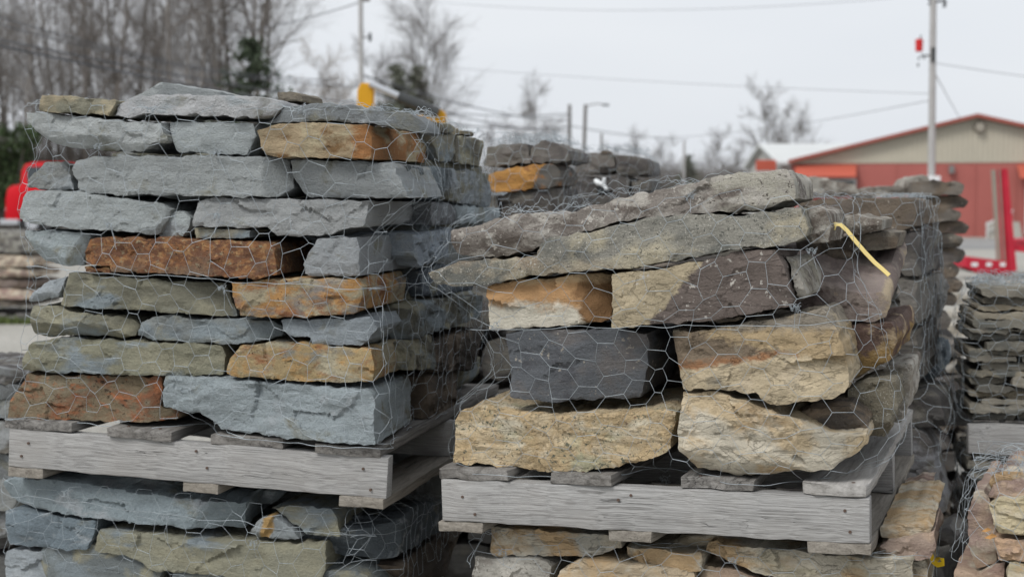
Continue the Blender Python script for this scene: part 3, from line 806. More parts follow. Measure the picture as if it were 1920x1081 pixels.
B('rounded tan block speckled with dark lichen, bottom left of the middle stack', 'tan_lichen', C(192, 172, 136), [(850, 789), (857, 768), (898, 759), (972, 771), (1058, 777), (1144, 773), (1253, 764), (1270, 771), (1270, 792), (1259, 809), (1259, 838), (1242, 853), (1173, 871), (1087, 884), (1000, 884), (915, 873), (849, 868)], off=0.03, facets=0, edge=1.6, rough=1.0, rise=0.012)
B('big cream block with a cracked sloping face, bottom right of the middle stack', 'cream', C(196, 174, 136), [(1275, 736), (1340, 733), (1390, 748), (1440, 768), (1498, 788), (1544, 811), (1622, 814), (1625, 836), (1600, 858), (1552, 886), (1500, 884), (1440, 893), (1370, 897), (1300, 884), (1270, 847), (1268, 820), (1272, 770)], off=-0.01, facets=0, edge=1.5, rough=1.5, chips=[(1560, 886, 1380, 858, 0.9), (1545, 800, 1500, 900, 0.35)])
B('brown ledge of stone resting behind the cream block, under the banded one', 'brownstone', C(140, 120, 96), [(1500, 770), (1560, 760), (1592, 763), (1620, 782), (1629, 800), (1620, 816), (1500, 816)], off=0.07, depth=0.3, rise=0.015)
B('grey olive lichen stone at the right side above the pallet corner', 'grey_lichen', C(130, 122, 102), [(1586, 728), (1635, 713), (1679, 714), (1682, 760), (1670, 800), (1655, 826), (1627, 820), (1588, 800)], off=0.2, depth=0.3)
B('rounded grey stone at the far right side above the pallet', 'grey_crust', C(150, 142, 128), [(1644, 702), (1664, 683), (1707, 679), (1715, 692), (1704, 755), (1690, 790), (1676, 790), (1668, 720)], off=0.42, depth=0.3)
B('large maroon brown boulder with a tan right corner', 'maroon', C(146, 131, 123), [(1470, 512), (1555, 531), (1613, 550), (1652, 548), (1668, 566), (1664, 598), (1640, 602), (1600, 604), (1558, 594), (1490, 580)], off=0.28, depth=0.5, rise=0.11, facets=0, rough=1.3, taper=0.0, chips=[(1640, 540, 1648, 604, 0.6)])
B('maroon stone with an ochre yellow lower left, under the boulder', 'maroon_ochre', C(106, 84, 74), [(1540, 606), (1600, 608), (1672, 602), (1682, 640), (1672, 676), (1596, 710), (1540, 714)], off=0.28, depth=0.5, taper=0.0, facets=1)
B('brown grey knob of stone at the right end of the second slab', 'grey_crust', C(118, 106, 94), [(1506, 386), (1530, 383), (1555, 400), (1558, 433), (1554, 455), (1518, 458)], off=0.16, depth=0.3)
B('grey layered flat stone behind the yellow strap', 'grey_crust', C(134, 126, 114), [(1556, 405), (1607, 402), (1656, 410), (1653, 432), (1613, 441), (1560, 437)], off=0.45, depth=0.3)
B('thin grey brown slab under the flat stone by the strap', 'brownstone', C(132, 124, 110), [(1540, 446), (1664, 434), (1687, 436), (1682, 466), (1640, 472), (1540, 468)], off=0.5, depth=0.3)
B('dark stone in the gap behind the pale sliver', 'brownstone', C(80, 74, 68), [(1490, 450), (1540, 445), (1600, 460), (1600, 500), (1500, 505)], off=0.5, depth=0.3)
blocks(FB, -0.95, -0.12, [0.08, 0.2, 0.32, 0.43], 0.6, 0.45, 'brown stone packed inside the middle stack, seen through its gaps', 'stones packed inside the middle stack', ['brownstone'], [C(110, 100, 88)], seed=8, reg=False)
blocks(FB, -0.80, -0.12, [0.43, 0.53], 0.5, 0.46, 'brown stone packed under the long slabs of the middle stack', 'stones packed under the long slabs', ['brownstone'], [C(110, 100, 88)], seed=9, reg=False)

# --- load under the middle pallet
B('pale grey stone with a tan lower edge, left under the middle pallet', 'cream', C(176, 172, 158), [(908, 989), (1000, 992), (1090, 996), (1165, 1003), (1167, 1028), (1109, 1043), (922, 1043), (916, 1023)], off=0.07, depth=0.35)
B('rough grey stone at the lower left corner below the middle pallet', 'grey_crust', C(162, 158, 148), [(888, 1042), (920, 1047), (1010, 1045), (1035, 1062), (1024, 1110), (886, 1110)], off=0.06)
B('pinkish tan stone at the bottom edge below the middle pallet', 'cream', C(190, 170, 138), [(1045, 1070), (1080, 1050), (1110, 1047), (1208, 1062), (1293, 1073), (1300, 1110), (1042, 1110)], off=0.03)
B('grey tan stone under the crooked bottom board', 'cream', C(164, 152, 126), [(1169, 1024), (1319, 1036), (1319, 1071), (1296, 1073), (1208, 1059), (1172, 1044)], off=0.06)
B('wide grey tan slab under the right half of the middle pallet', 'cream', C(178, 168, 142), [(1322, 1016), (1400, 1022), (1500, 1034), (1630, 1046), (1712, 1044), (1708, 1110), (1500, 1100), (1400, 1066), (1320, 1034)], off=0.06, rough=1.2)
B('small tan stone at the bottom between the grey tan stone and the wide slab', 'pink', C(180, 160, 130), [(1310, 1060), (1370, 1064), (1440, 1088), (1440, 1120), (1306, 1120)], off=0.08)
BS = lambda label, mat, col, poly, **k: stone(FB, label, mat, col, poly, **{'depth': 0.3, **k})
BS('pale layered slab sticking out beside the bottom of the middle pallet', 'cream', C(200, 190, 164), [(1650, 986), (1690, 980), (1738, 978), (1750, 988), (1746, 1006), (1650, 1010)], off=0.14, depth=0.5)
BS('pinkish flat stone below the pale layered slab', 'pink', C(168, 146, 130), [(1648, 1022), (1680, 1008), (1752, 1000), (1758, 1020), (1748, 1050), (1640, 1052)], off=0.10)
BS('cream stone at the bottom right of the middle load', 'cream', C(196, 184, 156), [(1640, 1058), (1740, 1048), (1742, 1110), (1640, 1120)], off=0.12)
BS('reddish brown stone in the gap right of the middle pallet', 'pink', C(128, 104, 92), [(1680, 938), (1722, 922), (1744, 924), (1740, 950), (1680, 962)], off=0.5)
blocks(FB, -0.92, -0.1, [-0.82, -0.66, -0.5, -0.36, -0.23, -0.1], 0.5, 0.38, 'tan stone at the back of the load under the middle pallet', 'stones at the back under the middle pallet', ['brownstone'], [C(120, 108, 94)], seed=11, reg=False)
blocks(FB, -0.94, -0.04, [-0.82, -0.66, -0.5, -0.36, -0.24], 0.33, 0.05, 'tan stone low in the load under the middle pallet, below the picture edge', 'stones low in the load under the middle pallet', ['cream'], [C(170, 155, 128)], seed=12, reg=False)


# ------------------------------------------------------------------ pallets
def board(fr, parent, name, x0, x1, y0, y1, z0, z1, mat, skew=0.0, worn=0.0, seed=0, lift=0.0):
    """one sawn board in frame coordinates with split, worn edges"""
    rnd = random.Random(seed)
    nx, ny = (max(3, int((x1 - x0) / 0.035)), 2) if (x1 - x0) > (y1 - y0) else (4, max(3, int((y1 - y0) / 0.04)))
    bm = bmesh.new()
    bmesh.ops.create_cube(bm, size=1.0)
    bmesh.ops.scale(bm, vec=(x1 - x0, y1 - y0, z1 - z0), verts=bm.verts)
    ex = [e for e in bm.edges if abs(e.verts[0].co.x - e.verts[1].co.x) > 1e-4]
    bmesh.ops.subdivide_edges(bm, edges=ex, cuts=nx, use_grid_fill=True)
    ey = [e for e in bm.edges if abs(e.verts[0].co.y - e.verts[1].co.y) > 1e-4]
    bmesh.ops.subdivide_edges(bm, edges=ey, cuts=ny, use_grid_fill=True)
    bmesh.ops.bevel(bm, geom=[e for e in bm.edges if e.calc_face_angle(0) > 0.8], offset=0.0028, segments=2, affect='EDGES', profile=0.6)
    co = np.array([v.co for v in bm.verts])
    p = co * 9 + seed * 3.3
    hx, hy, hz = (x1 - x0) / 2, (y1 - y0) / 2, (z1 - z0) / 2
    k = np.column_stack([fbm(p * 1.5, seed + 1, 3), fbm(p * 1.5, seed + 2, 3), fbm(p * 2.0, seed + 3, 4)]) * 0.0026
    co2 = co + k
    if worn:
        wn = fbm(co * (45, 45, 30), seed + 8, 3)
        fe = np.clip((-co[:, 1] - hy + 0.05) / 0.05, 0, 1)             # front end rots back
        co2[:, 1] += fe * worn * np.clip(wn + 0.1, 0, 1)
        re = np.clip((co[:, 0] - hx + 0.012) / 0.012, 0, 1)
        co2[:, 0] -= re * worn * 0.35 * np.clip(fbm(co * (0, 30, 40), seed + 9, 3), 0, 1)
    for v, c in zip(bm.verts, co2): v.co = Vector(c)
    me = bpy.data.meshes.new(name)
    bm.to_mesh(me)
    bm.free()
    me.polygons.foreach_set('use_smooth', [True] * len(me.polygons))
    me.set_sharp_from_angle(angle=math.radians(35))
    me.materials.append(mat)
    m = Matrix.Translation(((x0 + x1) / 2, (y0 + y1) / 2, (z0 + z1) / 2 + lift)) @ Matrix.Rotation(skew, 4, 'Z')
    o = obj(name, me, parent, m)
    L_ = np.array([m @ Vector(c) for c in co2])
    return o


def pallet(fr, label, width, depth, tops, bottoms, sh=0.099, th=0.026, seed=0, outer=None, nails=()):
    e = empty('wooden_pallet', fr.mat((0, 0, 0)), label, 'pallet')
    for i, y in enumerate((0.0, depth / 2 - 0.02, depth - 0.042)):
        board(fr, e, 'stringer', -width, 0, y, y + 0.042, -sh / 2, sh / 2, WOODX, seed=seed + i)
    for i, (a, b, f, sk, wn) in enumerate(tops):
        board(fr, e, 'deck_board', a, b, f, depth, sh / 2 + 0.001, sh / 2 + th, outer if outer and i == len(tops) - 1 else WOODY, sk, wn, seed + 10 + i)
    for i, (a, b, f, sk) in enumerate(bottoms):
        board(fr, e, 'bottom_board', a, b, f, depth, -sh / 2 - th, -sh / 2 - 0.001, WOODB, sk, 0.0, seed + 30 + i)
    nm = MB()
    for (a, b, f, sk, wn) in tops:
        for q in (0.25, 0.75):
            nm.tube((a + (b - a) * q, f + 0.03, sh / 2 + th - 0.004), (a + (b - a) * q, f + 0.03, sh / 2 + th + 0.001), 0.004, n=8)
    for (a, b) in nails: nm.tube((a, -0.003, b), (a, 0.002, b), 0.0034, n=8)
    nm.build('nail_heads', plain('rusty_nail', C(90, 70, 58), 0.7), e)['kind'] = 'stuff'
    return e


def X(fr, x, y, off=0.0): return fr.loc(x, y, 'F', off)[0]


pallet(FA, 'grey wooden pallet under the left stack of blue grey stone', 1.027, 1.15,
       [(X(FA, 8, 800), X(FA, 136, 800), -0.002, 0, 0.0), (X(FA, 205, 815), X(FA, 324, 815), -0.012, 0, 0.006), (X(FA, 392, 830), X(FA, 528, 830), 0.004, 0.0, 0.01), (X(FA, 592, 845), X(FA, 714, 845), -0.004, 0, 0.0)],
       [(X(FA, 14, 890), X(FA, 79, 890), 0.0, 0), (X(FA, 341, 915), X(FA, 410, 915), 0.0, 0), (X(FA, 638, 948), X(FA, 722, 948), -0.008, 0)], seed=50, nails=[(-0.97, 0.015), (-0.99, -0.02), (-0.5, 0.03), (-0.47, -0.01), (-0.06, 0.02), (-0.04, -0.03)])
pallet(FB, 'grey wooden pallet under the middle stack of tan and brown stone', 0.985, 1.12,
       [(X(FB, 824, 885), X(FB, 957, 890), -0.004, 0, 0.03), (X(FB, 1058, 900), X(FB, 1178, 900), -0.006, -0.06, 0.008), (X(FB, 1273, 910), X(FB, 1415, 910), 0.002, 0, 0.02), (X(FB, 1504, 920), X(FB, 1630, 920), -0.006, 0, 0.02)],
       [(X(FB, 822, 990), X(FB, 905, 990), 0.0, 0.0), (X(FB, 1185, 1010), X(FB, 1268, 1010), 0.0, -0.10), (X(FB, 1514, 1030), X(FB, 1634, 1030), 0.0, 0.0)], seed=80, outer=WOODL, nails=[(-0.52, 0.032), (-0.55, 0.02), (-0.93, 0.01), (-0.9, -0.03), (-0.05, 0.02), (-0.04, -0.025)])
for fr_, lb in ((FA, 'grey pallet on the ground below the left stack'), (FB, 'grey pallet on the ground below the middle stack')):
    z_ = -fr_.O.z + 0.075
    e_ = empty('wooden_pallet', fr_.mat((0, 0, z_)), lb, 'pallet')
    for i, y in enumerate((0.02, 0.56, 1.08)): board(fr_, e_, 'stringer', -1.0, -0.02, y, y + 0.042, -0.05, 0.035, WOODX, seed=120 + i)
    for i in range(4): board(fr_, e_, 'deck_board', -0.98 + i * 0.28, -0.84 + i * 0.28, 0.01, 1.13, 0.036, 0.058, WOODY, seed=130 + i)


# ------------------------------------------------------------------ wire netting
def boxblur(a, r):
    for ax in (0, 1):
        k = np.zeros_like(a)
        for s_ in range(-r, r + 1): k += np.roll(a, s_, ax) if False else np.take(a, np.clip(np.arange(a.shape[ax]) + s_, 0, a.shape[ax] - 1), ax)
        a = k / (2 * r + 1)
    return a


def maxf(a, r):
    for ax in (0, 1):
        k = a.copy()
        for s_ in range(-r, r + 1): k = np.maximum(k, np.take(a, np.clip(np.arange(a.shape[ax]) + s_, 0, a.shape[ax] - 1), ax))
        a = k
    return a


def netting(fr, label, xl, xr, dl, dr, z0, z1, fold=0.3, pinches=(), bands=(), seed=0, rad=0.00043, cr=0.03, RX=0.034, HY=0.066, loose=0, gap=0.004, slack=0.02, bunch=0.03):
    """hexagonal netting wrapped round a stack: draped over the stones' real surface, folded in over the top"""
    rs = np.random.RandomState(seed)
    bv = BVHTree.FromPolygons(np.vstack(fr.v).tolist(), np.vstack(fr.f).tolist())
    # the path round the stack, seen from above
    path, nrm = [], []
    st = 0.012
    for y in np.arange(dl, cr, -st): path.append((xl, y)); nrm.append((-1, 0))
    for a in np.linspace(0, math.pi / 2, 5): path.append((xl + cr - cr * math.cos(a), cr - cr * math.sin(a))); nrm.append((-math.cos(a), -math.sin(a)))
    for x in np.arange(xl + cr + st, xr - cr, st): path.append((x, 0)); nrm.append((0, -1))
    for a in np.linspace(0, math.pi / 2, 5): path.append((xr - cr + cr * math.sin(a), cr - cr * math.cos(a))); nrm.append((math.sin(a), -math.cos(a)))
    for y in np.arange(cr + st, dr, st): path.append((xr, y)); nrm.append((1, 0))
    path, nrm = np.array(path), np.array(nrm)
    sl_ = np.concatenate([[0], np.cumsum(np.linalg.norm(np.diff(path, axis=0), axis=1))])
    zz = np.arange(z0, z1, 0.012)
    Hh = np.full((len(path), len(zz)), np.nan)
    for i in range(len(path)):
        for j, z in enumerate(zz):
            o_ = Vector((path[i, 0] + nrm[i, 0] * 0.15, path[i, 1] + nrm[i, 1] * 0.15, z))
            hit = bv.ray_cast(o_, Vector((-nrm[i, 0], -nrm[i, 1], 0)), 0.15 + 0.30)
            if hit[0] is not None: Hh[i, j] = 0.15 - hit[3]
    ztop = np.array([zz[np.where(~np.isnan(Hh[i]))[0].max()] if (~np.isnan(Hh[i])).any() else z0 + 0.1 for i in range(len(path))])
    k = np.concatenate([[ztop[0]] * 3, ztop, [ztop[-1]] * 3])
    ztop = np.max([k[q:q + len(ztop)] for q in range(7)], 0)
    raw = np.where(np.isnan(Hh), -0.28, Hh)
    sm = boxblur(maxf(np.maximum(raw, -0.25), 3), 3)
    Hf = np.maximum(sm, maxf(raw, 1)) + gap
    smax = sl_[-1]
    def place(s, t):
        s = np.clip(s, 0, smax - 1e-6)
        fi = np.interp(s, sl_, np.arange(len(sl_)))
        i0 = np.clip(fi.astype(int), 0, len(path) - 2); fa = (fi - i0)[:, None]
        p = path[i0] * (1 - fa) + path[i0 + 1] * fa
        n_ = nrm[i0] * (1 - fa) + nrm[i0 + 1] * fa
        n_ /= np.linalg.norm(n_, axis=1, keepdims=True) + 1e-9
        zt = np.interp(s, sl_, ztop) + 0.004
        over = np.maximum(0, t - zt)
        tz = np.minimum(t, zt)
        fj = np.clip((tz - z0) / 0.012, 0, len(zz) - 1.001)
        j0 = fj.astype(int); fb = fj - j0
        h = (Hf[i0, j0] * (1 - fa[:, 0]) + Hf[i0 + 1, j0] * fa[:, 0]) * (1 - fb) + (Hf[i0, j0 + 1] * (1 - fa[:, 0]) + Hf[i0 + 1, j0 + 1] * fa[:, 0]) * fb
        h = np.where(np.isnan(h), 0, h)
        q = np.column_stack([s * 9, t * 9, np.zeros_like(s)])
        h = h + slack * 0.35 * np.clip(fbm(q, seed + 3, 2), 0, 1)
        xy = p + n_ * (h - over * 0.85)[:, None]
        z = tz + np.where(over > 0, bunch * np.clip(fbm(q * 3.0, seed + 4, 3) + 0.25, -0.1, 1) * np.clip(over / 0.03, 0, 1) + 0.003, 0)
        return np.column_stack([xy, z])
    # hexagons in (s, t)
    edges = {}
    t1 = z1 + fold
    nc = int(smax / (1.5 * RX)) + 1
    nr = int((t1 - z0) / HY) + 2
    def key(a): return (int(round(a[0] * 1e4)), int(round(a[1] * 1e4)))
    for c in range(nc):
        cx = c * 1.5 * RX
        for r_ in range(nr):
            cy = z0 + (r_ + 0.5 * (c % 2)) * HY
            hx = [(cx + RX, cy), (cx + RX / 2, cy + HY / 2), (cx - RX / 2, cy + HY / 2), (cx - RX, cy), (cx - RX / 2, cy - HY / 2), (cx + RX / 2, cy - HY / 2)]
            for q in range(6):
                a, b = hx[q], hx[(q + 1) % 6]
                ka, kb = key(a), key(b)
                if ka > kb: a, b, ka, kb = b, a, kb, ka
                edges[(ka, kb)] = (a, b)
    E = np.array([e for e in edges.values() if 0 < e[0][0] < smax and 0 < e[1][0] < smax and min(e[0][1], e[1][1]) >= z0 + 0.004])
    def warp(q):
        p3 = np.column_stack([q * 8.0, np.full(len(q), seed * 1.1)])
        p4 = np.column_stack([np.round(q * 1e4) * 0.37, np.full(len(q), 0.0)])
        j = np.column_stack([vnoise(p4, seed), vnoise(p4, seed + 1)]) * 0.006
        o = q + np.column_stack([fbm(p3, seed + 6, 3), fbm(p3, seed + 7, 3)]) * 0.019 + j
        for (ps, pt, rr, kk) in pinches:
            dv = np.array([ps, pt]) - o
            d2 = (dv ** 2).sum(1)
            o = o + dv * (kk * np.exp(-d2 / (rr * rr)))[:, None]
        return o
    a, b = warp(E[:, 0]), warp(E[:, 1])
    horiz = np.abs(E[:, 0, 1] - E[:, 1, 1]) < 1e-4
    segs0, segs1, rr_ = [], [], []
    nsub = 3
    for k in range(nsub):
        qa = a + (b - a) * (k / nsub)
        qb = a + (b - a) * ((k + 1) / nsub)
        segs0.append(place(qa[:, 0], qa[:, 1])); segs1.append(place(qb[:, 0], qb[:, 1]))
        rr_.append(np.where(horiz, rad * 1.35, rad))
    # selvedge wires and tie wires
    def run(pts, r):
        q = place(pts[:, 0], pts[:, 1])
        segs0.append(q[:-1]); segs1.append(q[1:]); rr_.append(np.full(len(q) - 1, r))
    for (tb, slope) in bands:
        ss = np.arange(0.01, smax - 0.01, 0.012)
        run(np.column_stack([ss, tb + slope * (ss - smax / 2) + 0.006 * fbm(np.column_stack([ss * 14, ss * 0, ss * 0 + tb]), seed, 2)]), rad * 1.5)
    for (ps, pt, rr2, kk) in pinches:
        for q in range(3):
            th = np.linspace(0, 4 * math.pi, 22)
            r_ = 0.004 + 0.003 * rs.rand()
            c_ = place(np.array([ps]), np.array([pt]))[0]
            n_ = np.array([0, -1.0, 0])
            hel = np.column_stack([c_[0] + np.linspace(-0.012, 0.012, 22) + 0.002 * rs.randn(22), c_[1] - 0.006 + r_ * np.sin(th), c_[2] + r_ * np.cos(th) + np.linspace(0, 0.008 * rs.randn(), 22)])
            segs0.append(hel[:-1]); segs1.append(hel[1:]); rr_.append(np.full(21, rad))
        ln = rs.uniform(0.03, 0.07)
        ang = rs.uniform(-0.6, 0.6)
        pts = np.array([[ps + math.sin(ang) * u * ln, pt - u * ln] for u in np.linspace(0, 1, 6)])
        run(pts, rad)
    for q in range(loose):
        s0 = rs.uniform(dl * 0.2, smax * (0.98 if cr < 0.1 else 0.72))
        zt = np.interp(s0, sl_, ztop)
        n = 12
        L2 = rs.uniform(0.06, 0.16)
        u = np.linspace(0, 1, n)
        ss = s0 + u * L2 * rs.choice([-1, 1])
        ov = rs.uniform(0.01, 0.12)
        base = place(ss, np.full(n, zt + ov))
        base[:, 2] = np.interp(np.clip(ss, 0, smax), sl_, ztop) + 0.006 + np.sin(u * math.pi) * rs.uniform(0.004, 0.032) + 0.004 * rs.randn(n)
        segs0.append(base[:-1]); segs1.append(base[1:]); rr_.append(np.full(n - 1, rad))
    p0, p1, rr_ = np.vstack(segs0), np.vstack(segs1), np.concatenate(rr_)
    V, F = tubes_np(p0, p1, rr_, rr_, 4)
    me = mesh_np('wire_netting', V, [F], WIRE, True)
    o = obj('wire_netting', me)
    o.matrix_world = fr.mat()
    return tag(o, label, 'netting')


def st_of(fr, x, y, xl, dl, cr=0.03):
    l = fr.loc(x, y, 'F', 0.0)
    return (dl - cr) + 1.571 * cr + (l[0] - xl - cr), l[2]


def pins(fr, xl, dl, lst, r=0.05, k=0.7, cr=0.03):
    return [(*st_of(fr, x, y, xl, dl, cr), r, k) for x, y in lst]


XA, XB = -1.03, -0.98
netting(FA, 'galvanised hexagonal netting wrapped round the left upper stack', XA, 0.0, 0.09, 1.1, 0.055, 0.88, fold=0.10,
        pinches=pins(FA, XA, 0.09, [(420, 537), (402, 288), (398, 826), (205, 423), (178, 276), (280, 205), (560, 180), (405, 405)]),
        bands=[(st_of(FA, 300, 522, XA, .09)[1], -0.012), (0.075, 0.0)], seed=2, rad=0.00053, loose=44, bunch=0.018)
netting(FB, 'galvanised hexagonal netting wrapped round the middle stack of tan stone', XB, 0.03, 0.25, 0.24, 0.05, 0.72, fold=-0.12,
        pinches=pins(FB, XB, 0.25, [(1290, 372), (925, 615), (1520, 470), (1490, 575), (1210, 925)], 0.045, 0.6, 0.2),
        bands=[(st_of(FB, 1200, 612, XB, .25)[1], 0.02), (0.07, 0.0)], seed=5, loose=34, RX=0.038, HY=0.058, bunch=0.014, cr=0.2)
netting(FA, 'galvanised netting round the load under the left pallet', XA, -0.02, 0.1, 1.0, -0.36, -0.085, fold=-0.12, seed=8,
        pinches=pins(FA, XA, 0.1, [(110, 930), (300, 975), (470, 1020)], 0.06, 0.6), bands=[(-0.16, -0.03)], bunch=0.0)
netting(FB, 'galvanised netting round the load under the middle pallet', XB, 0.08, 0.1, 0.9, -0.2, -0.09, fold=-0.04, seed=9,
        pinches=pins(FB, XB, 0.1, [(928, 1043), (1365, 1058)], 0.05, 0.6), RX=0.036, HY=0.056, bunch=0.0)

# ------------------------------------------------------------------ neighbouring stacks behind and beside
FC = Frame(1050, 335, 5.0, 12, 0)
Cc = lambda label, mat, col, poly, **k: stone(FC, label, mat, col, poly, **{'res': 0.014, 'depth': 0.5, **k})
gD = C(112, 106, 102)
Cc('grey stone left on top of the dark stack behind the left one', 'dusk', C(124, 118, 112), [(912, 275), (950, 270), (990, 268), (994, 305), (925, 312), (905, 312)])
Cc('dark grey peaked stone on top of the dark stack behind', 'dusk', gD, [(994, 278), (1014, 263), (1030, 266), (1062, 282), (1068, 300), (1040, 304), (996, 304)])
Cc('bright orange faced stone in the dark stack behind', 'orange_corner', C(112, 108, 102), [(915, 326), (975, 312), (1034, 305), (1048, 320), (1046, 348), (1012, 356), (930, 360), (915, 358)], depth=0.45, off=0.0)
Cc('dark stone under the orange faced one', 'dusk', C(104, 98, 92), [(936, 372), (960, 360), (1040, 352), (1052, 370), (1050, 402), (940, 408)])
Cc('dark grey stone at the left below the orange faced one', 'dusk', C(96, 92, 88), [(900, 366), (932, 366), (936, 408), (900, 408)])
blocks(FC, -0.9, -0.02, [-1.55, -1.35, -1.15, -0.95, -0.75, -0.55, -0.35, -0.14], 0.8, 0.03, 'dark stone low in the stack behind, between the two front stacks', 'stones low in the dark stack behind', ['dusk'], [C(100, 98, 94)], seed=21, res=0.03)
netting(FC, 'wire netting round the dark stack with the orange faced stone', -0.95, 0.02, 0.05, 0.6, -0.2, 0.22, fold=0.12, seed=12, loose=10, rad=0.0006)
FD = Frame(1215, 330, 6.6, 12, 0)
Dd = lambda label, mat, col, poly, **k: stone(FD, label, mat, col, poly, **{'res': 0.02, 'depth': 0.6, **k})
Dd('grey flat stone at the left on the farther dark stack', 'dusk', C(122, 116, 110), [(1076, 292), (1140, 284), (1150, 290), (1155, 318), (1142, 326), (1080, 325)])
Dd('dark brown stone at the right on the farther dark stack', 'dusk', C(98, 92, 88), [(1152, 290), (1190, 292), (1214, 298), (1218, 328), (1158, 328)])
Dd('small brown point of stone sticking up on the farther dark stack', 'brownstone', C(112, 98, 84), [(1122, 288), (1136, 277), (1146, 288)], depth=0.1)
Dd('dark block below the flat stone, beside the white rag', 'dusk', C(84, 80, 78), [(1070, 330), (1120, 334), (1116, 372), (1070, 372)])
Dd('dark stone right of the white rag', 'dusk', C(100, 96, 92), [(1138, 332), (1180, 334), (1180, 358), (1134, 356)])
Dd('narrow dark stone at the right end of the farther dark stack', 'dusk', C(96, 92, 88), [(1184, 338), (1218, 336), (1218, 358), (1186, 360)])
Dd('low dark stone under the white rag', 'dusk', C(92, 88, 84), [(1074, 376), (1150, 362), (1218, 364), (1218, 396), (1074, 398)])
blocks(FD, -0.95, -0.02, [-1.65, -1.3, -0.95, -0.6, -0.2], 0.7, 0.05, 'dark stone low in the farther dark stack', 'stones low in the farther dark stack', ['dusk'], [C(100, 98, 94)], seed=22, res=0.05)
netting(FD, 'wire netting round the farther dark stack', -0.95, 0.02, 0.05, 0.5, -0.2, 0.16, fold=0.1, seed=13, loose=6, rad=0.0006)
M_WHITE = plain('white_plastic', C(222, 224, 224), 0.5)
rg = MB()
pp = [P(1116, 338, 6.5), P(1124, 344, 6.48), P(1130, 345, 6.47), P(1138, 355, 6.46)]
for i in range(3): rg.tube(pp[i], pp[i + 1], 0.010, 0.013 if i < 2 else 0.008, 7)
rg.tube(P(1131, 346, 6.47), P(1133, 334, 6.46), 0.012, 0.008, 7)
tag(rg.build('plastic_rag', M_WHITE, smooth=True), 'knotted white plastic rag caught in the dark stack behind', 'rag')

FE = Frame(1712, 430, 4.15, 24, 0)
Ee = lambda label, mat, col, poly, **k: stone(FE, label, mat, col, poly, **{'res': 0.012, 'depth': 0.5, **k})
Ee('dark brown slab with a rusty top edge, behind the middle stack', 'brownstone', C(104, 94, 84), [(1500, 376), (1600, 373), (1713, 374), (1716, 400), (1712, 424), (1690, 432), (1600, 428), (1520, 420), (1496, 410)], off=0.0, rough=0.8)
stone(FE, 'dark slate block on the right flank behind the middle stack', 'dusk', C(88, 84, 84), [(1720, 438), (1745, 434), (1760, 436), (1772, 500), (1724, 522)], plane='S', off=0.0, depth=0.5, res=0.012)
Ee('dark front face of the block under the brown slab', 'dusk', C(92, 88, 86), [(1686, 436), (1716, 437), (1720, 520), (1690, 512), (1676, 470)], off=0.02)
stone(FE, 'pale grey square stone low on the right flank behind the boulder', 'dusk', C(138, 136, 132), [(1724, 526), (1765, 514), (1778, 534), (1772, 590), (1728, 612)], plane='S', off=0.0, depth=0.5, res=0.012)
Ee('grey stone just behind the boulder at its right', 'dusk', C(120, 116, 110), [(1680, 524), (1720, 528), (1722, 606), (1690, 606)], off=0.02)
stone(FE, 'dark blue slab leaning below the pale square stone', ST, C(78, 88, 96), [(1726, 622), (1742, 612), (1792, 652), (1768, 690), (1742, 716), (1724, 700)], plane='S', off=-0.01, depth=0.5, res=0.012)
Ee('dark stone behind the maroon and ochre one', 'dusk', C(100, 96, 90), [(1650, 614), (1720, 616), (1722, 720), (1660, 722)], off=0.04)
Ee('wide grey slab leaning in the gap right of the middle pallet', 'dusk', C(134, 134, 136), [(1690, 800), (1712, 806), (1738, 822), (1766, 908), (1776, 960), (1740, 975), (1690, 900)], off=0.05, depth=0.2)
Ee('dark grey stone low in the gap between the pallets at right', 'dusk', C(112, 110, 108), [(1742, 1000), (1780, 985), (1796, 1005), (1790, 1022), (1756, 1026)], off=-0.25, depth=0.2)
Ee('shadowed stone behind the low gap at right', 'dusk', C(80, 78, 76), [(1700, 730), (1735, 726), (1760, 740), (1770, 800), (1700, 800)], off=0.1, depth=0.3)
blocks(FE, -0.9, -0.02, [-1.44, -1.2, -0.98, -0.76, -0.55, -0.32], 0.8, 0.14, 'dark stone low in the stack behind the middle one', 'stones low behind the middle stack', ['dusk'], [C(104, 100, 96)], seed=23, res=0.03)
blocks(FE, -0.9, -0.1, [-0.3, -0.16, 0.0], 0.7, 0.2, 'dark stone inside the stack behind the middle one', 'stones inside the stack behind the middle one', ['dusk'], [C(104, 100, 96)], seed=24, res=0.03)
netting(FE, 'wire netting hanging down the right side of the stack behind the boulder', -0.6, 0.03, 0.05, 0.7, -0.75, 0.12, fold=0.04, seed=14, loose=10, rad=0.0005, slack=0.05, bunch=0.012)

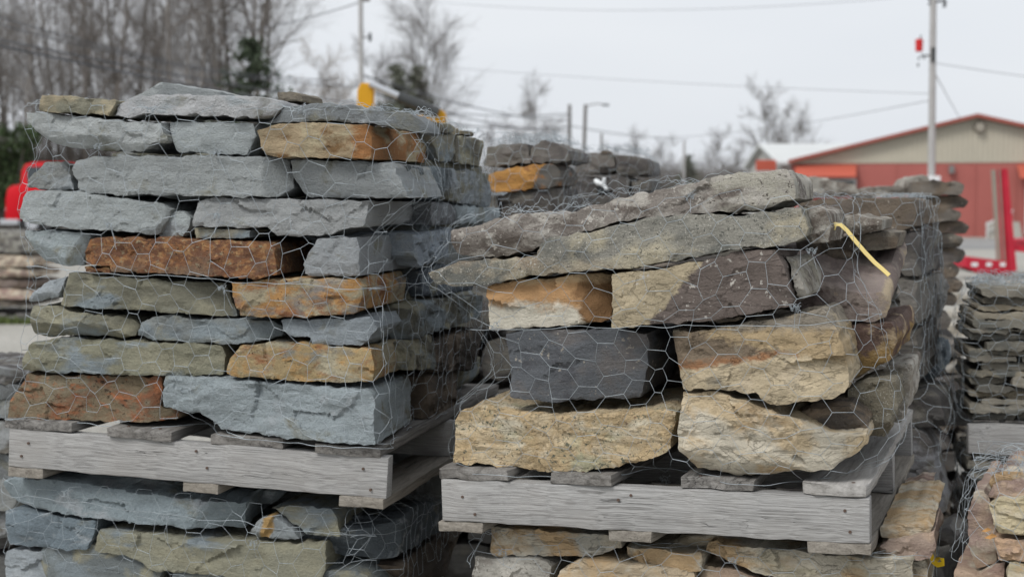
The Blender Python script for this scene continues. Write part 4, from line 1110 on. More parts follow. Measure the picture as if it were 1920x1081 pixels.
# stack of rounded slabs further right
FF = Frame(1812, 400, 6.3, 14, 0)
zf = lambda y: FF.loc(1780, y, 'F', 0)[2]
rnd = random.Random(4)
ys = [338, 364, 390, 414, 436, 462, 490, 520, 548, 574]
for i in range(len(ys) - 1):
    a, b = 1712 + rnd.uniform(-4, 4), (1810, 1816, 1804, 1818, 1806, 1812, 1800, 1806, 1796)[i]
    y0, y1 = ys[i], ys[i + 1] + 2
    q = [(a, y1), (a, y0 + 3), (1750, y0 + rnd.uniform(0, 3)), (b - 14, y0 + rnd.uniform(1, 4)), (b - 3, y0 + 8), (b, (y0 + y1) / 2), (b - 8, y1 - 2), (1760, y1)]
    stone(FF, ('weathered round edged slab, topmost of the pile left of the red trailer', 'second round edged slab from the top left of the red trailer', 'third round edged slab from the top left of the red trailer', 'fourth round edged slab from the top, pinkish, left of the red trailer', 'fifth round edged slab from the top left of the red trailer', 'sixth round edged slab from the top left of the red trailer', 'seventh round edged slab from the top, at the red trailer deck level', 'eighth round edged slab from the top, below the red trailer deck', 'lowest clear round edged slab of the pile by the red trailer')[i],
          'brownstone', (C(124, 116, 106), C(110, 104, 96), C(130, 122, 112), C(142, 122, 112), C(112, 108, 98), C(120, 112, 106), C(116, 110, 104), C(104, 100, 96), C(112, 106, 98))[i], q, 0.6, res=0.016, edge=1.6, name='flat_stone', off=0.02 + rnd.uniform(-0.03, 0.03))
blocks(FF, -0.5, -0.02, [-1.46, -1.3, -1.16, -1.02, -0.9, -0.78, -0.66, -0.54, -0.43], 0.7, 0.02, 'rough slab low in the pile of round edged slabs', 'slabs low in the pile left of the red trailer', ['brownstone', 'dusk'], [C(112, 106, 98), C(96, 92, 88)], seed=26, res=0.03, n=(1, 2), name='flat_stone')
# pale stones on top of it and behind
FX = Frame(1750, 350, 7.6, 8, 0)
Xx = lambda label, mat, col, poly, **k: stone(FX, label, mat, col, poly, **{'res': 0.02, 'depth': 0.5, 'edge': 2.0, **k})
Xx('pale grey long stone in front of the red awning', 'grey_crust', C(150, 142, 130), [(1486, 338), (1520, 330), (1560, 338), (1604, 346), (1612, 366), (1500, 372), (1486, 360)])
Xx('grey stone behind the netted brown slab', 'grey_crust', C(132, 124, 114), [(1606, 352), (1650, 350), (1690, 346), (1700, 368), (1612, 374)])
Xx('pale rounded stone highest beside the white pole box', 'grey_crust', C(158, 150, 138), [(1692, 362), (1702, 336), (1722, 328), (1740, 330), (1746, 348), (1744, 364)])
blocks(FX, -0.85, 0.0, [-1.7, -1.3, -0.9, -0.5, -0.06], 0.6, 0.04, 'grey stone low in the farthest right stack', 'stones low in the farthest right stack', ['brownstone'], [C(112, 106, 98)], seed=27, res=0.05)

# rubble filling the gap left of the flagstones
FR = Frame(1838, 800, 5.7, 8, 0)
zr = [FR.loc(1800, y, 'F', 0)[2] for y in (1110, 1060, 1010, 966, 926, 884, 846, 806, 770, 736, 700, 668, 640)]
blocks(FR, -0.34, -0.01, zr, 0.3, 0.0, 'grey brown rubble stone in the dark gap left of the flagstones', 'rubble stones left of the flagstones', ['brownstone', 'dusk', 'grey_crust'], [C(124, 116, 106), C(110, 106, 102), C(138, 128, 114), C(96, 92, 90)], seed=41, res=0.02, n=(2, 4), jit=0.04, edge=2.0)
blocks(FR, -0.34, 0.0, [zr[0] - 0.5, zr[0] - 0.3, zr[0] - 0.15, zr[0]], 0.3, 0.0, 'grey rubble stone at the foot of the gap left of the flagstones', 'rubble stones at the foot of the gap', ['dusk'], [C(110, 106, 102)], seed=42, res=0.05, n=(1, 2))

# thin flagstones at the right edge
FG = Frame(2040, 810, 4.3, 10, 0)
g0 = FG.loc(1900, 0, 'F', 0)
zg = lambda y: FG.loc(1870, y, 'F', 0)[2]
xg0, xg1 = FG.loc(1826, 700, 'F', 0)[0], FG.loc(2040, 700, 'F', 0)[0]
rnd = random.Random(9)
ORD = 'lowest second third fourth fifth sixth seventh eighth ninth tenth eleventh twelfth thirteenth fourteenth fifteenth sixteenth seventeenth eighteenth nineteenth twentieth twenty-first twenty-second twenty-third twenty-fourth twenty-fifth twenty-sixth twenty-seventh twenty-eighth twenty-ninth thirtieth'.split()
def flags(y0, y1, dy, label, group, sd):
    y = y1
    k = 0
    while y > y0:
        t_ = dy * rnd.uniform(0.7, 1.45)
        za, zb = zg(y), zg(y - t_)
        x = xg0 + rnd.uniform(-0.02, 0.03)
        jj = -1
        while x < xg1:
            wd = rnd.uniform(0.1, 0.34)
            e = x + wd
            hh = (zb - za) * rnd.uniform(0.78, 0.98)
            poly = [(x + rnd.uniform(0, .01), za), (x + wd * .5, za - 0.001), (e - rnd.uniform(0, .02), za + rnd.uniform(0, .004)), (e, za + hh * .5), (e - rnd.uniform(0, .012), za + hh), (x + wd * .4, za + hh * rnd.uniform(.9, 1.05)), (x + rnd.uniform(0, .012), za + hh * .95)]
            jj += 1
            lab = label % (ORD[k] + (' layer' if k == 0 else ' layer up'), ORD[jj].replace('lowest', 'first'))
            stone(FG, lab, 'flag', rnd.choice([C(142, 136, 122), C(124, 120, 108), C(154, 145, 126), C(112, 109, 101), C(164, 152, 128)]), poly, 0.35, px=False, name='flagstone', group=group, res=0.011, off=rnd.uniform(-0.03, 0.03), facets=0, rough=0.7, taper=0.02)
            x = e + rnd.uniform(0.002, 0.012)
        y -= t_
        k += 1
flags(548, 786, 12.5, 'flagstone above the plank at the right edge, %s, %s from left', 'flagstones above the plank at the right edge', 1)
flags(848, 1010, 14, 'flagstone below the plank at the right edge, %s, %s from left', 'flagstones below the plank at the right edge', 2)
blocks(FG, xg0, xg1, [-1.3 + 0.12 * i for i in range(8)], 0.5, 0.4, 'grey stone at the back of the flagstone stack', 'stones at the back of the flagstone stack', ['dusk'], [C(104, 102, 96)], seed=28, res=0.04, reg=False)
pe = empty('wooden_pallet', FG.mat((0, 0, 0)), 'pale grey plank pallet in the flagstone stack at the right edge', 'pallet')
board(FG, pe, 'stringer', xg0 - 0.02, xg1, -0.05, -0.01, zg(846), zg(792), WOODX, seed=151)
board(FG, pe, 'stringer', xg0 - 0.02, xg1, 0.5, 0.54, zg(846), zg(792), WOODX, seed=152)
for i in range(3): board(FG, pe, 'deck_board', xg0 + 0.1 * i, xg0 + 0.1 * i + 0.08, 0.0, 0.6, zg(792) + 0.001, zg(788), WOODY, seed=160 + i)
netting(FG, 'fine wire netting bunched round the flagstone stack at the right edge', xg0 - 0.03, xg1, 0.4, 0.05, zg(1010), zg(540) + 0.02, fold=0.15, seed=15, loose=16, rad=0.0005, HY=0.05, RX=0.027, slack=0.06)

# tan and pink stones in the bottom right corner
FH = Frame(1990, 1000, 2.75, 24, 0)
Hh_ = lambda label, mat, col, poly, **k: stone(FH, label, mat, col, poly, **{'depth': 0.4, **k})
Hh_('orange tan stone on top at the bottom right corner', 'cream', C(198, 164, 122), [(1856, 912), (1862, 888), (1880, 881), (1930, 886), (2000, 892), (2000, 912), (1900, 916)], off=0.05, rise=-0.09, depth=0.25)
Hh_('mauve brown stone below the orange tan one at the right edge', 'pink', C(150, 132, 124), [(1850, 930), (1862, 908), (1900, 895), (2000, 898), (2000, 936), (1900, 938)], off=0.04)
Hh_('cream block with cracks at the right edge near the bottom', 'cream', C(206, 190, 150), [(1850, 950), (1870, 934), (1930, 930), (2010, 932), (2010, 1004), (1930, 1006), (1872, 1000), (1862, 976)], off=0.0, rough=1.6)
Hh_('pinkish brown upright stone facing left at the bottom right', 'pink', C(172, 146, 132), [(1814, 965), (1822, 922), (1846, 918), (1862, 950), (1870, 1010), (1866, 1060), (1830, 1070), (1812, 1020)], off=0.06)
Hh_('tan pink flat stone under the cream block at the right edge', 'pink', C(198, 162, 126), [(1866, 1010), (1930, 1008), (2010, 1008), (2010, 1050), (1930, 1052), (1870, 1050)], off=0.01)
Hh_('pale stone at the very bottom right corner', 'cream', C(204, 188, 150), [(1890, 1056), (2010, 1054), (2010, 1120), (1892, 1120)], off=0.0)
Hh_('reddish stone at the bottom edge left of the pale corner stone', 'pink', C(164, 134, 118), [(1790, 1066), (1830, 1074), (1884, 1058), (1886, 1120), (1780, 1120)], off=0.05)
blocks(FH, -0.16, 0.6, [-0.95, -0.75, -0.55, -0.38, -0.22, -0.1, -0.03], 0.5, 0.34, 'pinkish stone at the back of the bottom right load', 'stones at the back of the bottom right load', ['pink'], [C(150, 125, 108)], seed=30, res=0.03, reg=False)
netting(FH, 'wire netting round the tan and pink stones in the bottom right corner', -0.22, 0.3, 0.35, 0.05, -0.12, 0.16, fold=0.1, seed=16, loose=12, slack=0.06)

# yellow strap and scraps
M_YEL = plain('yellow_strap', C(226, 200, 110), 0.5)
def ribbon(name, pts, wd, label, cat, mat, up=(0, -0.3, 1)):
    vs, fs = [], []
    n = len(pts)
    for i, p in enumerate(pts):
        d = (pts[min(i + 1, n - 1)] - pts[max(i - 1, 0)]).normalized()
        sd_ = d.cross(Vector(up).normalized()).normalized()
        nn = sd_.cross(d).normalized() * 0.0008
        vs += [p - sd_ * wd / 2 + nn, p + sd_ * wd / 2 + nn, p + sd_ * wd / 2 - nn, p - sd_ * wd / 2 - nn]
    for i in range(n - 1):
        q = i * 4
        for k in range(4): fs.append((q + k, q + (k + 1) % 4, q + 4 + (k + 1) % 4, q + 4 + k))
    fs += [(0, 1, 2, 3), (4 * n - 1, 4 * n - 2, 4 * n - 3, 4 * n - 4)]
    m = MB(); m.add(vs, fs)
    return tag(m.build(name, mat, smooth=True), label, cat)
sp = [(1562, 430), (1566, 420), (1576, 421), (1588, 432), (1604, 452), (1622, 473), (1640, 492), (1654, 504), (1667, 516)]
ribbon('strap', [P(x, y, 3.13 - 0.0004 * (x - 1560)) for x, y in sp], 0.0105, 'yellow plastic strap lying across the boulder', 'strap', M_YEL, up=(0.2, -1, 0.5))
M_YEL2 = plain('yellow_tape', lin(226, 190, 40), 0.45)
sp = [(1746, 1040), (1750, 1052), (1758, 1058), (1768, 1056), (1766, 1046), (1758, 1044), (1756, 1052)]
ribbon('tape_scrap', [P(x, y, 2.95 + 0.01 * i) for i, (x, y) in enumerate(sp)], 0.011, 'curled yellow tape scrap in the gap at the bottom right', 'tape', M_YEL2, up=(0.3, -1, 0.2))
M_LEAF = plain('dry_leaf', C(196, 140, 66), 0.7)
for (x, y, s_, lb) in ((1850, 992, 0.010, 'small dry orange leaf on the pinkish stone, upper one'), (1858, 1004, 0.013, 'larger dry orange leaf on the pinkish stone, lower one')):
    c_ = P(x, y, 2.72)
    m = MB()
    m.add([c_ + Vector((-s_, 0, -s_ * .3)), c_ + Vector((-s_ * .2, -s_ * .25, -s_ * .45)), c_ + Vector((s_, 0, 0)), c_ + Vector((s_ * .1, -s_ * .3, s_ * .5)), c_ + Vector((0, s_ * .15, 0)), c_ + Vector((-s_ * .2, -s_ * .2, 0.001))], [(0, 1, 5), (1, 2, 5), (2, 3, 5), (3, 0, 5), (1, 0, 4), (2, 1, 4), (3, 2, 4), (0, 3, 4)])
    tag(m.build('leaf', M_LEAF), lb, 'leaf')

# stack just left of the left stack, at the picture edge
FZ = Frame(38, 800, 4.6, 8, 0)
zz_ = lambda y: FZ.loc(20, y, 'F', 0)[2]
xz0 = FZ.loc(-260, 800, 'F', 0)[0]
lbz = ['flat grey slab topmost at the left edge beside the left stack', 'second grey slab at the left edge beside the left stack', 'third grey slab at the left edge beside the left stack', 'fourth grey slab at the left edge beside the left stack', 'fifth grey slab at the left edge beside the left pallet', 'sixth grey slab at the left edge beside the left pallet', 'lowest visible grey slab at the left edge']
yz = [690, 722, 750, 790, 850, 900, 960, 1010]
for i in range(7):
    a = [(-260, yz[i + 1] - 2), (-260, yz[i] + 1), (0, yz[i]), (26 + rnd.uniform(-6, 8), yz[i] + 4), (32 + rnd.uniform(-6, 8), (yz[i] + yz[i + 1]) / 2), (22, yz[i + 1] - 2)]
    stone(FZ, lbz[i], 'slate' if i % 3 else 'dusk', (C(150, 152, 152), C(120, 124, 126), C(138, 142, 142))[i % 3], a, 0.5, res=0.014, edge=1.6, name='flat_stone', off=rnd.uniform(0, 0.04))
blocks(FZ, xz0, -0.06, [-1.0 + 0.14 * i for i in range(6)], 0.5, 0.05, 'grey slab low at the left edge behind the left load', 'slabs low at the left edge', ['dusk'], [C(110, 110, 108)], seed=31, res=0.04)

# stone pallets far left on the gravel
FL = Frame(62, 580, 17.5, 4, 0)
lrows = [(432, 474, 'dusk', C(150, 148, 140), 'broad pale slab topmost on the far left pallet'), (476, 500, 'pink', C(150, 132, 118), 'thin pinkish slab second from the top on the far left pallet'), (502, 520, 'pink', C(136, 118, 108), 'dark pink slab third from the top on the far left pallet'), (522, 540, 'brownstone', C(124, 110, 102), 'brown slab fourth from the top on the far left pallet'), (541, 560, 'pink', C(156, 128, 118), 'broad pink slab second from the bottom on the far left pallet'), (562, 574, 'brownstone', C(100, 94, 88), 'dark slab at the bottom of the far left pallet')]
for y0, y1, m_, c_, lb in lrows:
    stone(FL, lb, m_, c_, [(-160, y1), (-160, y0 + 2), (-40, y0), (20, y0 + rnd.uniform(0, 4)), (52, y0 + 5), (64, (y0 + y1) / 2), (58, y1)], 1.0, res=0.05, edge=4.0, name='flat_stone', off=rnd.uniform(-0.05, 0.05))
pl = empty('wooden_pallet', FL.mat((0, 0, 0)), 'low wooden pallet under the slabs far left on the gravel', 'pallet')
zl = -FL.O.z
for i, y in enumerate((0.0, 0.5, 1.0)): board(FL, pl, 'stringer', -1.4, 0.0, y, y + 0.05, zl + 0.0, zl + 0.1, WOODX, seed=170 + i)
for i in range(5): board(FL, pl, 'deck_board', -1.38 + i * 0.29, -1.22 + i * 0.29, -0.02, 1.08, zl + 0.101, zl + 0.13, WOODY, seed=180 + i)
# rubble on the ground at right
for i, (x, y, s_, lb) in enumerate(((1800, 560, 24, 'pale rubble stone on the gravel right of the slab pile'), (1806, 590, 22, 'tan rubble stone in front of the pale one on the gravel'), (1796, 620, 26, 'flat rubble stone lying on the gravel, nearest of three'))):
    fr_ = Frame(x, y + s_ * .4, CAMZ * FPX / (y + s_ * .4 - HORIZON), 0, 0)
    stone(fr_, lb, 'grey_crust', C(170, 160, 142), [(x - s_, y + s_ * .4), (x - s_ * .8, y - s_ * .3), (x, y - s_ * .5), (x + s_ * .9, y - s_ * .2), (x + s_, y + s_ * .4)], 0.3, res=0.04, edge=2.0, off=0.0)

# ------------------------------------------------------------------ background: trees
M_BARK = plain('grey_bark', C(118, 111, 104, .8), 0.9, 0.25, 3.0)
M_BARK2 = plain('pale_bark', C(158, 152, 146, .8), 0.9, 0.2, 3.0)
M_TWIG = plain('bare_twigs', C(124, 117, 110, .8), 0.9, 0.2, 1.0)
M_PINE = plain('pine_needles', C(74, 86, 66, .8), 0.85, 0.35, 1.5)
M_PINE2 = plain('grey_green_needles', C(116, 120, 102, .8), 0.85, 0.3, 1.5)
M_HEDGE = plain('green_leaves', C(72, 92, 52, .8), 0.85, 0.35, 1.0)


def bare_tree_data(seed, H, spread=0.32, dens=1.0, first=0.3, rmin=0.006):
    rnd = random.Random(seed)
    big, fine = [], []
    def grow(p, d, L, r, lev):
        n = 5 if lev == 0 else (4 if lev == 1 else (3 if lev == 2 else 2))
        pts = [p]
        for k in range(n):
            d = (d + Vector((rnd.gauss(0, 1), rnd.gauss(0, 1), rnd.gauss(0, .6))) * (0.05 if lev == 0 else 0.13) + Vector((0, 0, 0.05 if lev else 0.02))).normalized()
            q = pts[-1] + d * (L / n)
            a, b = r * (1 - k / n * 0.8), r * (1 - (k + 1) / n * 0.8)
            (big if lev < 2 else fine).append((pts[-1], q, a, b))
            pts.append(q)
        if lev >= 3: return
        m = (int(20 * dens), int(8 * dens), int(8 * dens))[lev]
        for k in range(m):
            f = (first + (1 - first) * (k + rnd.random()) / m) if lev == 0 else (0.25 + 0.75 * (k + rnd.random()) / m)
            i = min(n - 1, int(f * n))
            q = pts[i].lerp(pts[i + 1], f * n - i)
            az = rnd.uniform(0, 2 * math.pi)
            tl = rnd.uniform(0.55, 1.05) if lev == 0 else rnd.uniform(0.4, 0.9)
            ax = d.orthogonal().normalized()
            ax.rotate(Matrix.Rotation(az, 3, d))
            nd = (d * math.cos(tl) + ax * math.sin(tl)).normalized()
            ln = (H * spread * (1.15 - 0.75 * f) if lev == 0 else L * rnd.uniform(0.4, 0.62)) * rnd.uniform(0.8, 1.2)
            grow(q, nd, ln, max(rmin, r * (1 - 0.8 * f) * (0.5 if lev == 0 else 0.6)), lev + 1)
    grow(Vector((0, 0, 0)), Vector((0, 0, 1)), H, H * 0.0092, 0)
    return big, fine


def tube_mesh(name, segs, n, mat):
    V, F = tubes_np([s_[0] for s_ in segs], [s_[1] for s_ in segs], [s_[2] for s_ in segs], [s_[3] for s_ in segs], n)
    return mesh_np(name, V, [F], mat, True)


VAR = []
for i, (h_, sp_, dn, fi) in enumerate(((17, 0.24, 1.0, 0.35), (19, 0.2, 0.9, 0.45), (16, 0.3, 1.1, 0.25), (18, 0.22, 1.0, 0.4))):
    b_, f_ = bare_tree_data(60 + i, h_, sp_, dn, fi)
    VAR.append((tube_mesh('trunk', b_, 6, M_BARK2 if i in (1, 3) else M_BARK), tube_mesh('crown', f_, 3, M_TWIG)))


def put_tree(v, loc, scale, rz, label, group=None, name='bare_tree'):
    m = Matrix.Translation(loc) @ Matrix.Rotation(rz, 4, 'Z') @ Matrix.Scale(scale, 4)
    e = empty(name, m, label, 'tree', group)
    obj('trunk', v[0], e)
    obj('crown', v[1], e)
    return e


rnd = random.Random(77)
gl = lambda x, D: Vector(((x - 960) / FPX * D, D, 0))
for i in range(58):
    x = -160 + 655 * (i + rnd.uniform(-0.4, 0.4)) / 57
    D = rnd.uniform(66, 112)
    sc = rnd.uniform(0.85, 1.25) * (0.85 if x < 90 else 1.0)
    put_tree(VAR[rnd.randrange(4)], gl(x, D), sc, rnd.uniform(0, 6.3), 'tall leafless tree in the grey wood at the upper left', 'leafless trees of the wood at the upper left')
# the low scrub under the wood
seg = []
for i in range(5200):
    x, D = rnd.uniform(-220, 560), rnd.uniform(70, 100)
    p = gl(x, D)
    h_ = rnd.uniform(1.5, 6.0) * (1.0 if x < 480 else 0.7)
    q = p + Vector((rnd.gauss(0, .7), rnd.gauss(0, .7), h_))
    mid = p.lerp(q, 0.5) + Vector((rnd.gauss(0, .25), rnd.gauss(0, .25), 0))
    r_ = rnd.uniform(0.012, 0.05)
    seg.append((p, mid, r_, r_ * .8)); seg.append((mid, q, r_ * .8, 0.006))
    for k in range(2):
        a = mid.lerp(q, rnd.random())
        seg.append((a, a + Vector((rnd.gauss(0, .6), rnd.gauss(0, .6), rnd.uniform(.2, 1.2))), r_ * .5, 0.006))
tag(obj('scrub', tube_mesh('scrub', seg, 3, plain('scrub_stems', C(98, 90, 82, .8), 0.9, 0.3, 0.5))), 'brown leafless scrub filling the foot of the wood at left', 'scrub', kind='stuff')


def conifer(loc, H, wd, label, mat, seed, n=5200, leafk=0.6, group=None, name='conifer_tree'):
    rnd = random.Random(seed)
    e = empty(name, Matrix.Translation(loc), label, 'tree', group)
    tm = [(Vector((0, 0, 0)), Vector((0, 0, H * 0.98)), H * 0.014, 0.01)]
    vs, fs = [], []
    for lv in range(16):
        f = 0.08 + 0.9 * lv / 16
        for k in range(8):
            a = rnd.uniform(0, 6.283)
            L = wd * (1 - f) ** 0.9 * rnd.uniform(0.45, 1.2)
            base = Vector((0, 0, H * (f + rnd.uniform(-.03, .03))))
            tip = base + Vector((math.cos(a) * L, math.sin(a) * L, rnd.uniform(-0.12, 0.16) * L))
            tm.append((base, tip, 0.03, 0.008))
            for j in range(int(n / 128)):
                t = rnd.uniform(0.2, 1.05)
                c = base.lerp(tip, t) + Vector((rnd.gauss(0, .035), rnd.gauss(0, .035), rnd.gauss(0, .028))) * wd
                s_ = H * 0.022 * rnd.uniform(0.6, 1.5) * leafk
                u = Vector((rnd.gauss(0, 1), rnd.gauss(0, 1), rnd.gauss(0, .5))).normalized() * s_
                v = u.cross(Vector((rnd.gauss(0, 1), rnd.gauss(0, 1), rnd.gauss(0, 1)))).normalized() * s_ * 0.45
                b = len(vs)
                vs += [c - u, c + v, c + u, c - v]
                fs.append((b, b + 1, b + 2, b + 3))
    obj('trunk', tube_mesh('trunk', tm, 5, M_BARK), e)
    obj('crown', mesh_np('crown', np.array(vs), [np.array(fs)], mat, False), e)
    return e


def shrub(loc, H, wd, label, mat, seed, n=3500, name='evergreen_bush', cat='bush'):
    rnd = random.Random(seed)
    e = empty(name, Matrix.Translation(loc), label, cat)
    vs, fs, tm = [], [], []
    lob = [(Vector((rnd.uniform(-.6, .6) * wd, rnd.uniform(-.4, .4) * wd, H * rnd.uniform(.25, .8))), rnd.uniform(.22, .42) * min(wd, H)) for _ in range(12)]
    for c, r in lob: tm.append((Vector((c.x * .2, c.y * .2, 0)), c, 0.07, 0.02))
    for j in range(n):
        c, r = rnd.choice(lob)
        d = Vector((rnd.gauss(0, 1), rnd.gauss(0, 1), rnd.gauss(0, 1))).normalized() * r * rnd.random() ** 0.4
        p = c + d
        if p.z < 0.05: continue
        s_ = rnd.uniform(0.08, 0.2)
        u = Vector((rnd.gauss(0, 1), rnd.gauss(0, 1), rnd.gauss(0, 1))).normalized() * s_
        v = u.cross(Vector((rnd.gauss(0, 1), rnd.gauss(0, 1), rnd.gauss(0, 1)))).normalized() * s_ * .6
        b = len(vs)
        vs += [p - u, p + v, p + u, p - v]
        fs.append((b, b + 1, b + 2, b + 3))
    obj('trunk', tube_mesh('trunk', tm, 5, M_BARK), e)
    obj('crown', mesh_np('crown', np.array(vs), [np.array(fs)], mat, False), e)
    return e


conifer(gl(474, 66), 9.4, 4.8, 'dark conifer at the right edge of the wood', M_PINE, 1)
conifer(gl(524, 70), 6.6, 4.0, 'low dark conifer at the right foot of the wood', M_PINE, 3)
conifer(gl(748, 72), 8.7, 3.4, 'grey green conifer left of the big leafless tree', M_PINE2, 4)
conifer(gl(780, 74), 8.8, 3.6, 'grey green conifer just in front of the big leafless tree', M_PINE2, 5)
conifer(gl(1289, 92), 4.6, 2.2, 'small green conifer beside a thin pole, far off', M_PINE2, 6)
shrub(gl(8, 67), 6.2, 2.6, 'dark green evergreen bush at the left edge', M_HEDGE, 7)
shrub(gl(-70, 67), 5.0, 2.4, 'green evergreen bush cut off by the left edge', M_HEDGE, 8)
b_, f_ = bare_tree_data(91, 11.3, 0.36, 1.5, 0.2, 0.007)
put_tree((tube_mesh('trunk', b_, 6, M_BARK), tube_mesh('crown', f_, 3, M_TWIG)), gl(806, 76), 1.0, 0.4, 'big leafless tree standing alone against the sky')
b_, f_ = bare_tree_data(92, 9.5, 0.34, 1.2, 0.25, 0.0095)
SM = (tube_mesh('trunk', b_, 5, M_BARK), tube_mesh('crown', f_, 3, M_TWIG))
for (x, D, k, rz, lb) in ((735, 88, 1.05, 1.0, 'slender leafless tree left of the big one'), (1002, 118, 1.08, 2.0, 'leafless tree above the dark stack behind'), (918, 120, 0.8, 3.0, 'low leafless tree left of the one above the dark stack'), (962, 130, 0.75, 5.0, 'small leafless tree close by the one above the dark stack'),
                          (1160, 130, 0.62, 0.2, 'low leafless tree right of the street lamp'), (1196, 125, 0.72, 1.7, 'leafless tree between the street lamp and the thin pole'), (1236, 135, 0.7, 2.9, 'leafless tree just left of the thin pole'), (1335, 120, 0.72, 4.0, 'rounded leafless tree right of the small conifer'),
                          (1375, 130, 0.6, 4.4, 'low leafless tree near the red sign'), (1448, 100, 0.92, 0.9, 'tall slim leafless tree behind the red sign'), (1496, 104, 0.82, 5.3, 'leafless tree behind the white roof'), (560, 100, 0.95, 3.3, 'thin leafless tree right of the wood'),
                          (1310, 140, 0.5, 3.4, 'tiny leafless tree behind the small conifer'), (1120, 140, 0.5, 2.2, 'tiny leafless tree behind the street lamp')):
    put_tree(SM, gl(x, D), k, rz, lb)
seg = []
for i in range(2600):
    x, D = rnd.uniform(860, 1440), rnd.uniform(128, 160)
    p = gl(x, D)
    q = p + Vector((rnd.gauss(0, .8), 0, rnd.uniform(1.5, 5)))
    seg.append((p, q, 0.06, 0.015))
    for k in range(3):
        a = p.lerp(q, rnd.uniform(.3, 1))
        seg.append((a, a + Vector((rnd.gauss(0, .8), 0, rnd.uniform(.3, 1.6))), 0.03, 0.008))
tag(obj('thicket', tube_mesh('thicket', seg, 3, M_TWIG)), 'far grey thicket along the horizon in the middle', 'thicket', kind='stuff')
PALE_T = (tube_mesh('trunk', b_, 5, M_BARK2), tube_mesh('crown', f_, 3, plain('pale_twigs', C(196, 184, 170, .8), 0.9)))
put_tree(PALE_T, gl(636, 82), 0.98, 1.1, 'pale beige leafless tree left of the grey utility pole')
put_tree(PALE_T, gl(612, 84), 0.8, 2.7, 'smaller pale leafless tree at the left of the beige one')
# grass strip
vs, fs = [], []
for i in range(9000):
    p = G(rnd.uniform(-60, 110), rnd.uniform(588, 608))
    h_, a = rnd.uniform(.05, .13), rnd.uniform(0, 6.28)
    d = Vector((math.cos(a), math.sin(a), 0)) * 0.012
    b = len(vs)
    vs += [p - d, p + d, p + Vector((rnd.gauss(0, .03), rnd.gauss(0, .03), h_))]
    fs.append((b, b + 1, b + 2))
tag(obj('grass', mesh_np('grass', np.array(vs), [np.array(fs)], M_GRASS, False)), 'thin green grass strip on the gravel at left', 'grass', kind='stuff')

# ------------------------------------------------------------------ background: buildings
M_TANW = plain('tan_metal_siding', C(194, 185, 164, .85), 0.6, 0.05, 0.6)
M_REDW = plain('faded_red_siding', lin(178, 102, 94, .85), 0.65, 0.07, 0.5)
M_REDT = plain('red_roof_trim', C(172, 84, 66, .8), 0.55, 0.06, 0.5)
M_AWN = plain('orange_red_awning', lin(196, 98, 78, .85), 0.6, 0.06, 0.5)
M_WROOF = plain('white_metal_roof', C(222, 224, 222, .8), 0.5, 0.04, 0.5)
M_GLASS = plain('dark_window_glass', C(60, 66, 70), 0.15, 0.1, 1.0, 0.0, 0.6)
M_FRAME = plain('white_window_frame', C(206, 206, 204), 0.5)
DB = 58.0
bx = lambda x: (x - 960) / FPX * DB
bz = lambda y: P(960, y, DB).z
xl_, xr_, xp = bx(1482), bx(2138), bx(1810)
ze, zp = bz(306), bz(226)
pv = Matrix.Translation((xl_, DB, 0))
be = empty('metal_building', pv @ Matrix.Rotation(math.radians(-14), 4, 'Z') @ pv.inverted(), 'red and tan metal building with a wide low gable', 'building')
m = MB().box(xl_, xr_, DB, DB + 24, 0, ze)
m.build('lower_wall', M_REDW, be)
# ribbed gable siding
vs, fs = [], []
n = 150
for i in range(n + 1):
    x = xl_ + (xr_ - xl_) * i / n
    zt = ze + (zp - ze) * (1 - abs(x - xp) / (xp - xl_))
    yy = DB - (0.05 if i % 2 else 0.012)
    vs += [(x, yy, ze - 0.02), (x, yy, max(zt, ze - 0.01))]
for i in range(n): fs.append((2 * i, 2 * i + 2, 2 * i + 3, 2 * i + 1))
m = MB().add(vs, fs)
m.build('gable_wall', M_TANW, be)
m = MB()
for sgn in (-1, 1):
    xe = xp + sgn * (xp - xl_ + 0.12)
    zee = ze - 0.12 * (zp - ze) / (xp - xl_)
    a = [(xp, zp + 0.02), (xe, zee + 0.02), (xe, zee + 0.16), (xp, zp + 0.17)]
    m.prism(a, 'y', DB - 0.4, DB + 24.3)
roof = m.build('roof', M_REDT, be)
m = MB()
for i in range(9):
    x = xl_ + 1.1 + i * 1.55
    m.box(x, x + 0.05, DB - 0.03, DB - 0.002, 0.05, ze - 0.05)
m.build('wall_seams', M_REDW, be)['kind'] = 'stuff'
fl_ = MB(); fl_.tube((bx(1815), DB - 0.06, bz(243)), (bx(1815), DB - 0.3, bz(243)), 0.24, 0.17, 12)
fl_.build('vent_fan', plain('vent_metal', C(150, 142, 128), 0.5), be)
fl_ = MB(); fl_.box(bx(1763), bx(1772), DB - 0.3, DB - 0.06, bz(326), bz(312))
fl_.build('wall_lamp', plain('lamp_housing', C(120, 118, 116), 0.5), be)
def awning(x0, x1, yt, yb):
    m = MB()
    m.prism([(DB - 0.02, bz(yt)), (DB - 1.3, bz(yb)), (DB - 1.3, bz(yb) - 0.05), (DB - 0.02, bz(yt) - 0.08)], 'x', bx(x0), bx(x1))
    return m.build('awning', M_AWN, be)
awning(1490, 1600, 309, 331); awning(1880, 2000, 311, 335)
